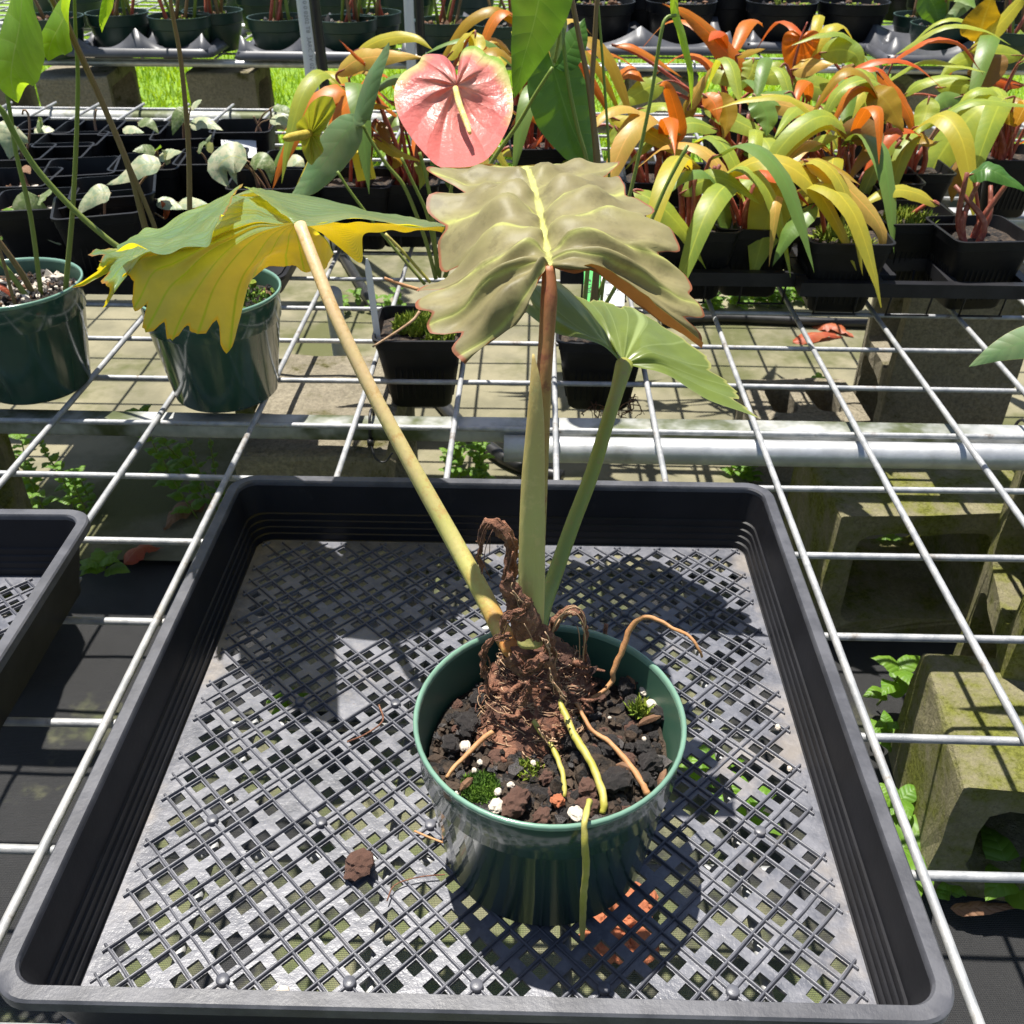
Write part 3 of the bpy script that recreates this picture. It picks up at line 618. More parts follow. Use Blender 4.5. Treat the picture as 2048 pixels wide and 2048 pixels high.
# crown: a cone of matted roots
CB = at(dd(990, 1385), z=SZ+.002); CT = at(dd(1000, 1215), y=.388)
def crown():
    n, m = 44, 30; t = np.linspace(0, 1, m); a = np.linspace(0, 2*math.pi, n, endpoint=False); R = []
    for tt in t:
        c = CB*(1-tt)+CT*tt+np.array([.006*math.sin(tt*3), .012*math.sin(tt*3.1), 0]); r = np.interp(tt, [0, .15, .45, .8, 1], [.0225, .0235, .0225, .017, .0105])
        ring = np.stack([c[0]+r*1.12*np.cos(a), c[1]+r*.9*np.sin(a), np.full(n, c[2])], 1)
        dv = unit(ring-c); ring = ring+(ring-c)/r*(.0030*snoise(ring, 210, 4)+.0018*snoise(ring, 520, 6))[:, None]; R.append(ring)
    obj('rootstock', MB().loft(R, capb=True, capt=True), X['fibre'], hero)
    rr = np.random.default_rng(5); mbA, mbB = MB(), MB()
    for i in range(700):
        tt = rr.uniform(0, .95); a0 = rr.uniform(-2.9, .1) if rr.uniform() < .8 else rr.uniform(0, 6.28)
        c = CB*(1-tt)+CT*tt+np.array([.006*math.sin(tt*3), .012*math.sin(tt*3.1), 0]); r = np.interp(tt, [0, .15, .45, .8, 1], [.0225, .0235, .0225, .017, .0105])
        P = []; aa = a0; zz = 0; L = rr.integers(5, 9); gr = rr.uniform(.98, 1.14)
        for k in range(L):
            rr_ = r*gr*(1.0+.10*math.sin(k*1.3+i)); P.append(c+np.array([rr_*1.12*math.cos(aa), rr_*.9*math.sin(aa), zz])); aa += rr.normal(.10, .16); zz -= rr.uniform(-.0004, .0032)
            if c[2]+zz < SZ+.002: zz = SZ+.002-c[2]
        (mbA if rr.uniform() < .5 else mbB).tube(P, rr.uniform(.00016, .00042), 4, sub=2)
    obj('root_fibres', mbA, X['fibre'], hero)['kind'] = 'stuff'; obj('root_fibres', mbB, X['fibre_pale'], hero)['kind'] = 'stuff'
    for i in range(46):      # stubby dark root knobs
        tt = rr.uniform(.05, .8); a0 = rr.uniform(-2.8, .0); c = CB*(1-tt)+CT*tt+np.array([.006*math.sin(tt*3), .012*math.sin(tt*3.1), 0]); r = .0225
        d = np.array([math.cos(a0)*1.1, math.sin(a0)*.9, rr.uniform(-.5, .2)]); b = c+d*r*.85
        obj('root_stub', MB().tube([b, b+d*.004+rr.normal(0, .0008, 3), b+d*.0075+rr.normal(0, .0022, 3), b+d*.009+rr.normal(0, .003, 3)], [.0016, .0017, .0013, .0006], 6, sub=2), X['dry'], hero)
crown()
def pxtube(cf, pts, ys, rpx, sc, n=10, sub=5, zoff=0):
    ys = np.interp(np.linspace(0, 1, len(pts)), np.linspace(0, 1, len(ys)), ys) if not np.isscalar(ys) else [ys]*len(pts)
    P = np.array([at(cf(*p), y=y) for p, y in zip(pts, ys)]); rp = np.interp(np.linspace(0, 1, len(pts)), np.linspace(0, 1, len(rpx)), rpx) if not np.isscalar(rpx) else np.full(len(pts), float(rpx))
    return MB().tube(P, [r/sc*zdepth(q)/F for r, q in zip(rp, P)], n, sub=sub), P
D1 = 1/1.06
J1Y, J2Y, J3Y = .572, .44, .575
obj('petiole', pxtube(dd, [(566, 424), (595, 500), (635, 600), (700, 735), (775, 875), (850, 1010), (905, 1110), (948, 1195), (965, 1225)], [J1Y, .385], [11.5, 12, 12.5, 13.5, 15, 17, 18, 19, 18], D1, 14)[0], X['pet1'], hero)
obj('petiole', pxtube(dd, [(1035, 503), (1036, 560), (1031, 640), (1026, 720), (1020, 850), (1012, 1000), (1005, 1130), (1000, 1210)], [J2Y, .395], [12, 16, 15, 14.5, 16, 18, 20, 20], D1, 14)[0], X['pet2'], hero)
obj('petiole', pxtube(dd, [(1178, 688), (1165, 735), (1148, 790), (1118, 890), (1080, 990), (1045, 1090), (1025, 1150), (1015, 1200)], [J3Y, .395], [17, 13.5, 13, 14, 14.5, 15, 15, 15], D1, 14)[0], X['pet3'], hero)
# rolled sheath of the next leaf: flattened, with an open edge
def sheath():
    pts = [(1006, 668), (1010, 720), (1010, 800), (1006, 900), (1004, 1000), (1003, 1100), (1000, 1180), (1000, 1215)]; ys = np.linspace(.405, .378, 8); hw = [2, 10, 17, 22, 24.5, 25.5, 26, 24]
    R = []; a = np.linspace(0, 2*math.pi, 20, endpoint=False)
    P = crom(np.array([at(dd(*p), y=y) for p, y in zip(pts, ys)]), np.linspace(0, 7, 40)); W = np.interp(np.linspace(0, 7, 40), range(8), hw)
    for p, w_ in zip(P, W):
        r = w_*1.06*zdepth(p)/F; ridge = 1+.10*np.exp(-((a-4.2)/.25)**2)+.06*np.exp(-((a-5.2)/.2)**2)
        R.append(np.stack([p[0]+r*ridge*np.cos(a), p[1]+r*.62*ridge*np.sin(a), np.full(20, p[2])], 1))
    mb = MB(); mb.loft(R, capt=True, capb=True); n = len(R)
    mb.uv = [np.repeat(np.linspace(0, 1, n), 20)[:, None]*[1, 0]]; mb.hasuv = True
    obj('leaf_sheath', mb, X['sheath'], hero)
sheath()
# dried brown sheaths round the crown
DRY = [([(985, 1200), (968, 1130), (960, 1070), (965, 1030), (945, 995), (920, 990), (908, 1020), (905, 1060), (912, 1085)], [16, 15, 13, 11, 13, 9, 5, 4, 2.5], .393),
       ([(1000, 1200), (985, 1160), (975, 1130), (960, 1105), (965, 1080)], [26, 28, 22, 13, 4], .374),
       ([(995, 1130), (990, 1150), (970, 1155), (952, 1168), (945, 1200)], [5, 7, 6, 5, 4], .365),
       ([(1030, 1230), (1045, 1180), (1065, 1155), (1088, 1155), (1103, 1185), (1105, 1230), (1108, 1290), (1104, 1310)], [10, 8, 8, 8, 6, 5, 4, 2], .385),
       ([(960, 1200), (930, 1205), (914, 1235), (915, 1270), (922, 1310)], [6, 7, 7, 6, 3], .366),
       ([(1010, 1190), (1030, 1200), (1040, 1225), (1045, 1250)], [18, 15, 10, 3], .376),
       ([(960, 1240), (985, 1265), (1005, 1255), (1030, 1235)], [10, 17, 13, 5], .360),
       ([(1035, 1245), (1045, 1280), (1060, 1310), (1070, 1325)], [9, 9, 8, 3], .357), ([(1000, 1290), (985, 1320), (965, 1335)], [6, 8, 3], .352), ([(1015, 1370), (1040, 1400), (1055, 1395)], [5, 5, 2], .345)]
def ribbon(pp, wpx, y, seed):
    P = np.array([at(dd(*q), y=y) for q in pp]); n = (len(P)-1)*8+1; t = np.linspace(0, len(P)-1, n); W = np.interp(t, np.arange(len(wpx)), wpx)*1.06*zdepth(P[0])/F*1.05
    C = crom(P, t); T = np.gradient(C, axis=0); v = np.linspace(-1, 1, 11); out = np.zeros((n, 11, 3)); r = np.random.default_rng(seed); tw = r.uniform(-.5, .5)
    for i in range(n):
        tn = unit(T[i]); sd = unit(np.cross(tn, VIEW0-C[i])); nn = np.cross(sd, tn); a = tw*math.sin(i*.25)+v*1.25
        out[i] = C[i]+W[i]*(np.sin(a)[:, None]*sd+(np.cos(a)[:, None]-.6)*nn*.9)
    Q = out.reshape(-1, 3); out = out+(.0013*np.stack([snoise(Q, 420, seed+k) for k in range(3)], 1)+.0008*np.stack([snoise(Q, 1100, seed+k+5) for k in range(3)], 1)).reshape(out.shape)
    return MB().grid(out, np.stack(np.meshgrid(np.linspace(0, 1, n), np.linspace(0, 1, 11), indexing='ij'), -1))
for i, (pp, rr_, y) in enumerate(DRY): 
    obj('dried_sheath', ribbon(pp, rr_, y, 30+i), X['dry'], hero); P_ = crom(np.array([at(dd(*q), y=y-.003) for q in pp]), np.linspace(0, len(pp)-1, 14)); mb = MB(); rr7 = np.random.default_rng(i)
    for k in range(8):
        s0 = rr7.integers(0, 9); n_ = rr7.integers(4, 7); w_ = np.mean(rr_)*1.06*.45/F; off = rr7.normal(0, .7, 3)*w_; Q = P_[s0:s0+n_]+off+np.cumsum(rr7.normal(0, .0007, (len(P_[s0:s0+n_]), 3)), 0); mb.tube(Q, rr7.uniform(.0002, .0005), 4, sub=2)
    obj('sheath_strands', mb, X['fibre_pale' if i % 2 else 'fibre'], hero)['kind'] = 'stuff'
# aerial roots
def root(pp, r, m, cf=dd): 
    P = np.array([at(cf(*p[:2]), y=p[2]) if len(p) == 3 else at(cf(*p[:2]), z=p[3]) for p in pp])
    rad = [q*1.06*zdepth(p)/F for q, p in zip(np.interp(np.linspace(0, 1, len(P)), np.linspace(0, 1, len(r)), r), P)]
    mb = MB().tube(P, rad, 8, sub=5); V = mb.v[0]; mb.v[0] = V+.0004*np.stack([snoise(V, 260, 3), snoise(V, 260, 5), snoise(V, 260, 7)], 1); obj('root', mb, X[m], hero)
RZ = SZ+.008
root([(1048, 1310, 0, RZ+.012), (1065, 1345, 0, RZ+.009), (1085, 1390, 0, RZ+.006), (1110, 1430, 0, RZ+.004), (1130, 1475, 0, RZ+.002), (1140, 1510, 0, RZ), (1135, 1535, 0, RZ-.004)], [4, 7.5, 8, 7.5, 7.5, 7], 'root_y')
root([(1005, 1360, 0, RZ+.008), (1020, 1380, 0, RZ+.005), (1040, 1405, 0, RZ+.003), (1055, 1440, 0, RZ+.001), (1063, 1470, 0, RZ), (1065, 1505, 0, RZ-.004)], [5, 6, 5.5, 5, 5], 'root_y')
root([(1065, 1305, 0, RZ+.012), (1090, 1330, 0, RZ+.008), (1115, 1375, 0, RZ+.004), (1150, 1400, 0, RZ+.003), (1185, 1440, 0, RZ+.001), (1210, 1475, 0, RZ), (1222, 1500, 0, RZ-.003)], [3, 4, 4, 6, 6.5, 7], 'root_b')
root([(930, 1380, 0, RZ+.005), (905, 1400, 0, RZ+.002), (880, 1425, 0, RZ), (855, 1450, 0, RZ-.001), (842, 1468, 0, RZ-.003)], [5, 5, 4, 4], 'root_b')
root([(1085, 1325, 0, RZ+.004), (1130, 1310, 0, RZ+.005), (1155, 1285, 0, RZ+.010), (1158, 1265, .385), (1175, 1225, .390), (1190, 1185, .395), (1215, 1165, .395), (1245, 1172, .39), (1270, 1187, .385), (1300, 1200, .375), (1318, 1225, .37), (1324, 1240, .37)], [3, 4, 5, 5.5, 5.5, 4.5, 4, 3, 3, 2.5], 'root_b')
root([(1133, 1275, .41), (1137, 1230, .412), (1144, 1178, .414)], [4.5, 4, 4.5], 'dry')
root([(1110, 1525, 0, .109), (1112, 1512, 0, .116), (1104, 1545, 0, .1205), (1103, 1570, .2765), (1104, 1600, .2735), (1106, 1640, .273), (1101, 1690, .272), (1099, 1740, .271), (1098, 1772, .270)], [5, 6, 6, 6.5, 7, 6.5, 7, 7.5, 7, 4], 'root_y')
root([(1120, 1290, 0, RZ+.006), (1105, 1300, 0, RZ+.01), (1080, 1300, 0, RZ+.012)], [5, 7, 5], 'dry')

# ------------------------------------------------------------------ the three big leaves
def lobed(name, rows, m, cols, sub=12, ncol=45, notch=.12, hook=.62, quilt=.0022, flip=False, half=True, seed=1, ruf=.0016, crinkle=.0003, teeth=0, rowlobes=None, smoothrows=()):
    C = np.array([[at(c5(x, y), y=yy) for (x, y, yy) in r] for r in rows]); mr, mc = C.shape[:2]
    U = np.linspace(0, mr-1, (mr-1)*sub+1); vv = np.linspace(-1, 1, ncol) if half else np.linspace(0, 1, ncol); out = []; uv = []
    fr = U-np.floor(U); fr[-1] = 0; fr[U < 1] *= .999 if rowlobes is None or rowlobes[0] else 0
    rw = np.floor(U); e = 1-notch*(.75+.45*np.sin(rw*2.3))*np.exp(-((fr-hook-.06*np.sin(rw*1.7))/.17)**2)-.02*np.sin(math.pi*fr)**2
    if teeth: e = e-.035*((U*teeth) % 1)
    if rowlobes is not None: e = 1-(1-e)*np.interp(U, np.arange(mr), rowlobes)
    for i, u in enumerate(U):
        ve = vv*e[i]; Vp = (ve+1)/2*(mc-1) if half else ve*(mc-1)
        out.append(gridsurf(C, np.array([u]), Vp)[0]); uv.append(np.stack([np.full(ncol, u/(mr-1)), vv*.5+.5], 1))
    P = np.array(out); N = np.cross(np.gradient(P, axis=0), np.gradient(P, axis=1)); N /= np.linalg.norm(N, axis=2)[..., None]+1e-9
    if N[..., 2].mean() < 0: N = -N
    a = np.abs(vv)[None, :]; b = np.sin(np.pi*fr)[:, None]**2*np.sin(np.pi*np.clip(a, 0, 1)**.8)**.8*(1+.45*np.sin(a*11+2.1*U[:, None]+3*np.sign(vv)[None, :]))
    P = P+N*(crinkle*(1-.5*a)*snoise(P.reshape(-1, 3), 190, seed+40).reshape(P.shape[:2])+quilt*b+ruf*a*snoise(P.reshape(-1, 3), 75, seed).reshape(P.shape[:2]))[..., None]
    return MB().grid(P, np.array(uv), flip=flip)
def row(l, mid, r, yl, ym, yr):
    n = len(l); L = [(x, y, ym+(yl-ym)*((k+1)/n)) for k, (x, y) in enumerate(l)]; Rr = [(x, y, ym+(yr-ym)*((k+1)/n)) for k, (x, y) in enumerate(r)]
    return L[::-1]+[(mid[0], mid[1], ym)]+Rr
L2 = [row([(792, 725), (722, 840), (600, 1030), (335, 1215)], (824, 700), [(950, 728), (1120, 756), (1390, 955), (1672, 1132)], .415, .440, .432),
      row([(735, 705), (560, 800), (370, 990), (185, 1092)], (826, 690), [(980, 650), (1250, 755), (1500, 900), (1684, 970)], .43, .441, .44),
      row([(715, 640), (580, 690), (350, 840), (118, 962)], (822, 660), [(985, 600), (1250, 645), (1440, 740), (1604, 800)], .445, .448, .455),
      row([(700, 570), (560, 570), (330, 740), (106, 850)], (812, 610), [(960, 530), (1180, 510), (1370, 540), (1530, 592)], .465, .462, .475),
      row([(690, 470), (560, 460), (380, 570), (190, 668)], (798, 520), [(930, 415), (1080, 375), (1250, 415), (1400, 362)], .50, .487, .515),
      row([(665, 350), (545, 335), (380, 420), (145, 372)], (770, 385), [(900, 290), (1040, 270), (1160, 280), (1232, 232)], .54, .52, .55),
      row([(640, 240), (500, 235), (350, 240), (150, 142)], (738, 260), [(850, 220), (960, 205), (1090, 200), (1212, 120)], .575, .555, .585),
      row([(590, 145), (480, 130), (360, 150), (220, 150)], (690, 140), [(780, 135), (880, 150), (980, 165), (1100, 150)], .60, .592, .61)]
# the blade goes on over its crest and falls away behind to the tip
last = [at(c5(x, y), y=yy) for (x, y, yy) in L2[-1]]
L2.insert(0, row([(796, 724), (728, 842), (612, 1034), (350, 1212)], (824, 704), [(950, 712), (1130, 700), (1400, 880), (1668, 1128)], .42, .440, .424))
obj('leaf', lobed('leaf', L2, X['leaf_brown'], 9, notch=.24, hook=.6, quilt=.0056, ruf=.005, crinkle=.0013, rowlobes=[0, .1, .7, .9, .9, 1, 1, .8, .3]), X['leaf_brown'], hero)
def tip2():
    ctr = np.array(last); d = np.array([0, .055, -.045]); rows = [ctr, ctr+(ctr[4]-ctr)*.12+d*.45+[0, 0, .004], ctr+(ctr[4]-ctr)*.45+d*.9, ctr+(ctr[4]-ctr)*.95+d*1.35]
    P = gridsurf(rows, np.linspace(0, 3, 20), np.linspace(0, 8, 33)); uv = np.stack(np.meshgrid(np.linspace(0, .4, 20), np.linspace(0, 1, 33), indexing='ij'), -1); return MB().grid(P, uv)
obj('leaf_tip', tip2(), X['leaf_brown'], hero)
R3 = [[(1230, 1240), (1330, 1258), (1500, 1305), (1720, 1440), (1990, 1525)], [(1230, 1240), (1400, 1235), (1550, 1275), (1690, 1340), (1865, 1390)], [(1230, 1240), (1350, 1160), (1450, 1170), (1560, 1190), (1690, 1200)],
      [(1230, 1240), (1272, 1150), (1310, 1060), (1335, 985), (1300, 925)], [(1230, 1240), (1215, 1140), (1190, 1040), (1160, 960), (1120, 885)], [(1230, 1240), (1170, 1165), (1100, 1030), (1020, 920), (960, 860)], [(1230, 1240), (1150, 1150), (1020, 960), (930, 850), (840, 770)], [(1230, 1240), (1120, 1130), (960, 1030), (830, 930), (720, 800)], [(1228, 1242), (1130, 1140), (1000, 1095), (850, 1060), (672, 925)]]
Y3 = [(.575, .56), (.575, .585), (.575, .61), (.575, .655), (.575, .665), (.575, .655), (.575, .635), (.575, .60), (.575, .578)]
L3 = [[(x, y, y0+(y1-y0)*k/4) for k, (x, y) in enumerate(r)] for r, (y0, y1) in zip(R3, Y3)]
obj('leaf', lobed('leaf', L3, None, 5, half=False, ncol=28, notch=.07, hook=.55, quilt=.0016, teeth=3, sub=15, flip=True), X['leaf_green'], hero)
# left leaf: crest, green near side, gold underside hanging behind, wing to the right
cc = lambda x, y, yy: at(c1(x, y), y=.572+(yy-.52)*1.55)
def patch(C, nu, nv, uvr, flip, nz=.0024, seed=2, edge=None):
    C = np.array([[cc(*q) for q in r] for r in C]); m, n = C.shape[:2]; U = np.linspace(0, m-1, nu); V = np.linspace(0, n-1, nv)
    if edge is None: P = gridsurf(C, U, V)
    else: P = np.array([gridsurf(C, np.array([u]), V*(1-edge(u)))[0] for u in U])
    P = P+nz*np.stack([0*snoise(P.reshape(-1, 3), 70, seed), .7*snoise(P.reshape(-1, 3), 70, seed), snoise(P.reshape(-1, 3), 80, seed+3)], 1).reshape(P.shape)
    uu, vv = np.meshgrid(np.linspace(uvr[0], uvr[1], nu), np.linspace(uvr[2], uvr[3], nv), indexing='ij'); return P, np.stack([uu, vv], -1), flip
J = (1645, 1245)
RB = [([(1700, 1262), (1760, 1290), (1805, 1325), (1842, 1395)], .52, .545), ([(1680, 1310), (1705, 1370), (1745, 1430), (1790, 1482)], .52, .53), ([(1640, 1310), (1650, 1370), (1665, 1440), (1680, 1508)], .52, .53), ([(1600, 1310), (1590, 1370), (1580, 1420), (1582, 1470)], .52, .535), ([(1555, 1300), (1490, 1390), (1440, 1460), (1390, 1540)], .52, .54),
      ([(1500, 1300), (1390, 1440), (1310, 1600), (1262, 1935)], .52, .525), ([(1450, 1290), (1290, 1430), (1170, 1610), (1090, 1862)], .52, .52), ([(1430, 1280), (1210, 1420), (1060, 1640), (950, 1880)], .52, .515), ([(1410, 1270), (1120, 1410), (930, 1610), (800, 1838)], .525, .51), ([(1400, 1260), (1060, 1390), (850, 1520), (735, 1720)], .525, .51), ([(1380, 1250), (1020, 1370), (800, 1440), (690, 1500)], .53, .51), ([(1370, 1240), (980, 1360), (780, 1430), (562, 1700)], .53, .50),
      ([(1350, 1220), (960, 1350), (740, 1430), (570, 1560)], .57, .50), ([(1340, 1200), (940, 1330), (700, 1420), (392, 1602)], .58, .50), ([(1330, 1180), (920, 1310), (700, 1400), (540, 1460)], .59, .51), ([(1320, 1160), (900, 1290), (700, 1370), (483, 1405)], .595, .52), ([(1330, 1130), (950, 1250), (800, 1305), (665, 1358)], .60, .56), ([(1400, 1110), (1200, 1110), (1050, 1185), (860, 1282)], .60, .585), ([(1560, 1170), (1480, 1105), (1405, 1068), (1352, 1048)], .575, .59)]
CB_ = [[(J[0], J[1], .52)]+[(x, y, .52+(ym-.52)*(k+1)/2 if k < 2 else ym+(ye-ym)*(k-1)/2) for k, (x, y) in enumerate(pp)] for pp, ym, ye in RB]
mb1 = MB(); nB = (len(RB)-1)*9+1
def ed(u): f = u-math.floor(u); return (.085+.05*math.sin(math.floor(u)*2.7))*math.exp(-((f-.55)/.2)**2)*(1 if 4 <= u <= 16 else .4)+.012*math.sin(u*13)**2
for P, uv, fl in (patch(CB_, nB, 40, (0, 1.0, .5, 1), True, edge=ed),
        patch([[(640, 1350, .525), (740, 1303, .54), (850, 1258, .552), (1000, 1190, .562), (1150, 1125, .567), (1345, 1020, .57)], [(655, 1365, .515), (760, 1335, .52), (880, 1320, .525), (1010, 1265, .53), (1130, 1195, .535), (1285, 1100, .545)], [(650, 1372, .505), (765, 1350, .50), (890, 1370, .495), (1020, 1310, .495), (1130, 1270, .497), (1235, 1175, .51)], [(640, 1375, .50), (745, 1342, .49), (890, 1412, .478), (1075, 1350, .472), (1150, 1345, .47), (1180, 1280, .475)]], 30, 50, (0, .99, .5, 1), True, seed=5),
        patch([[(1345, 1020, .57), (1480, 1040, .60), (1700, 1085, .615), (1950, 1135, .61), (2250, 1200, .59), (2456, 1245, .565)], [(1400, 1062, .555), (1520, 1090, .565), (1720, 1140, .57), (1960, 1170, .57), (2250, 1218, .57), (2456, 1250, .562)], [(1500, 1130, .535), (1580, 1170, .53), (1740, 1210, .535), (1960, 1207, .54), (2250, 1240, .55), (2456, 1256, .558)], [(1600, 1215, .522), (1648, 1246, .518), (1770, 1232, .522), (1970, 1213, .53), (2250, 1250, .545), (2456, 1262, .555)]], 24, 50, (0, .99, .5, .9), True, seed=7),
        patch([[(1648, 1246, .52), (1770, 1232, .524), (1850, 1222, .528), (1970, 1213, .532), (2100, 1222, .54), (2250, 1250, .547), (2380, 1262, .552), (2456, 1262, .556)], [(1700, 1255, .535), (1790, 1260, .537), (1900, 1310, .54), (1990, 1290, .545), (2110, 1262, .55), (2250, 1265, .553), (2380, 1278, .556), (2450, 1275, .558)], [(1750, 1260, .545), (1830, 1330, .545), (1990, 1442, .545), (2008, 1310, .55), (2130, 1285, .555), (2215, 1283, .557), (2330, 1272, .559), (2440, 1292, .56)]], 18, 70, (0, 1., .5, 1), True, seed=9)):
    mb1.grid(P, uv, flip=fl)
obj('leaf', mb1, X['leaf_back'], hero)
# ------------------------------------------------------------------ the two green pots behind the trays
def base_of(px, z=.006): return at(px, z=z)
def leafpart(e, cf, sc, pts, ys, hw, m, kind='ovate', name='leaf', **kw):
    P, w_, mb = pxleaf(cf, pts, ys, hw, sc, kind=kind, **kw); obj(name, mb, X[m], e); return P
def stem(e, cf, sc, pts, ys, r, m, name='petiole', n=8): obj(name, pxtube(cf, pts, ys, r, sc, n, 5)[0], X[m], e)
b1 = at(dd(32, 768), z=.006); P1 = (b1[0], b1[1]+.054, .006)
b2 = at(dd(403, 783), z=.006); P2 = (b2[0], b2[1]+.054, .006)
g1 = empty('potted_anthurium', P1, 'plant with bright backlit leaves in glossy green pot next to the moss-filled pot', 'potted plant')
g2 = empty('potted_anthurium', P2, 'green pot with dark moss and tall brown stalks, behind the gold-backed leaf', 'potted plant')
for e, P in ((g1, P1), (g2, P2)):
    pot_parts(e, P, rim=.0705, base=.053, hgt=.114); soil(e, P, .064, P[2]+.098, 24, .003); crumbs(e, P, .062, P[2]+.099, 320, (.0012, .0036), ('soil', 'cinder', 'bark', 'perlite' if e is g1 else 'moss'))
for i in range(50):
    q = math.sqrt(random.random())*.056; a = random.uniform(0, 6.28); rock('cinder' if random.random() < .85 else 'perlite', (P1[0]+q*math.cos(a), P1[1]+q*math.sin(a), P1[2]+.102), random.uniform(.002, .005), g1)
moss_tuft(g2, (P2[0]+.02, P2[1], P2[2]+.1), .04, 500, .007, 'moss_dark', seed=21)
y1 = P1[1]; y2 = P2[1]
stem(g1, c1, 2.76, [(30, 470), (60, 650), (90, 850), (170, 1200), (230, 1650)], [y1, y1], [11, 14], 'st_green')
stem(g1, c1, 2.76, [(410, -40), (418, 200), (430, 500), (405, 1100), (360, 1620)], [y1-.02, y1], [9, 15], 'st_green')
stem(g1, c1, 2.76, [(-60, 1260), (30, 1380), (120, 1510), (195, 1650)], [y1-.01, y1], [13, 18], 'st_brown')
stem(g1, c1, 2.76, [(-60, 1380), (40, 1490), (160, 1655)], [y1-.01, y1-.01], [13, 16], 'st_green')
stem(g1, c1, 2.76, [(-30, 1300), (20, 1450), (60, 1600), (85, 1690)], [y1-.03, y1-.03], [10, 10], 'st_brown')
leafpart(g1, c1, 2.76, [(-40, 1560), (30, 1600), (100, 1670)], y1-.02, 18, 'redleaf')
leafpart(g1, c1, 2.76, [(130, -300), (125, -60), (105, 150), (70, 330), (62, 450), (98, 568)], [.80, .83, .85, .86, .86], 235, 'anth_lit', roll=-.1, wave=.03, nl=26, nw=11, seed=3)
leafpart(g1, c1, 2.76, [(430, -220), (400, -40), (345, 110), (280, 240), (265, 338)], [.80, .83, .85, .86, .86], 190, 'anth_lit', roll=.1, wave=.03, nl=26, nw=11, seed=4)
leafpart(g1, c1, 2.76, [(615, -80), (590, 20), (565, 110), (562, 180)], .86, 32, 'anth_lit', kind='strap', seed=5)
for pts, r, m in (([(255, -60), (330, 80), (440, 300), (600, 650), (720, 950), (800, 1250), (860, 1420), (960, 1640)], [14, 20], 'st_brown'), ([(300, -60), (420, 230), (560, 540), (690, 860), (750, 1000), (845, 1230), (900, 1400), (1000, 1640)], [9, 15], 'st_brown'), ([(935, -30), (960, 120), (1000, 350), (1040, 800), (1047, 1150), (1050, 1300), (1060, 1650)], [11, 17], 'st_brown'), ([(-60, 560), (10, 610), (80, 740), (200, 930), (400, 1150), (620, 1340), (760, 1430), (980, 1650)], [17, 15], 'st_green')):
    stem(g2, c1, 2.76, pts, [y2-.03, y2], r, m)
# ------------------------------------------------------------------ small square pots
def sqpot_meshes(hb=.034, ht=.0475, hg=.09):
    o = MB(); L = [rrect(hb*.9, hb*.9, .008, 0), rrect(hb, hb, .009, .004), rrect(ht*.97, ht*.97, .010, hg*.86), rrect(ht*.985, ht*.985, .010, hg*.865), rrect(ht, ht, .011, hg-.003), rrect(ht+.0022, ht+.0022, .012, hg-.003), rrect(ht+.0025, ht+.0025, .012, hg), rrect(ht-.0005, ht-.0005, .010, hg+.0004), rrect(ht*.97-.002, ht*.97-.002, .009, hg*.85), rrect(hb-.002, hb-.002, .008, .01)]
    o.loft(L, capb=True)
    rb = MB()
    for f in range(4):
        R = rz(f*math.pi/2)
        for i in range(9):
            x = (i-4)*.0065; V = []
            for z_, wd in ((.014, .0014), (hg*.55, .0014), (hg*.60, .0004)):
                hy = hb+(ht*.97-hb)*((z_-.004)/(hg*.86-.004)); V += [(x-wd, -hy+.0006, z_), (x-wd*.6, -hy-.0012, z_), (x+wd*.6, -hy-.0012, z_), (x+wd, -hy+.0006, z_)]
            rb.add(np.array(V)@R.T, [(k*4+j, k*4+j+1, (k+1)*4+j+1, (k+1)*4+j) for k in range(2) for j in range(3)])
    return o.mesh('pot'), rb.mesh('pot_rib')
SQ = sqpot_meshes(); SQ[0].materials.append(X['black']); SQ[1].materials.append(X['black'])
def sqpot(c, rot, label, name='potted_seedling', s=1., fill=.70, group=None, cat='potted plant', seed=1, ribs=True):
    e = empty(name, c, label, cat, group)
    for me in (SQ if ribs else SQ[:1]):
        o = bpy.data.objects.new(me.name, me); COL.objects.link(o); o.parent = e; o.rotation_euler.z = rot; o.scale = (s, s, s)
        if me is SQ[0]: o.modifiers.new('es', 'EDGE_SPLIT').split_angle = math.radians(45)
    if fill:
        so = soil(e, (0, 0), (.034+.0135*fill)*s-.001, fill*.09*s, 10, .003, sq=True, seed=seed)
        me = so.data; me.transform(Matrix.Translation(Vector(wloc(e)))); me.transform(Matrix.Rotation(rot, 4, 'Z'))
    return e
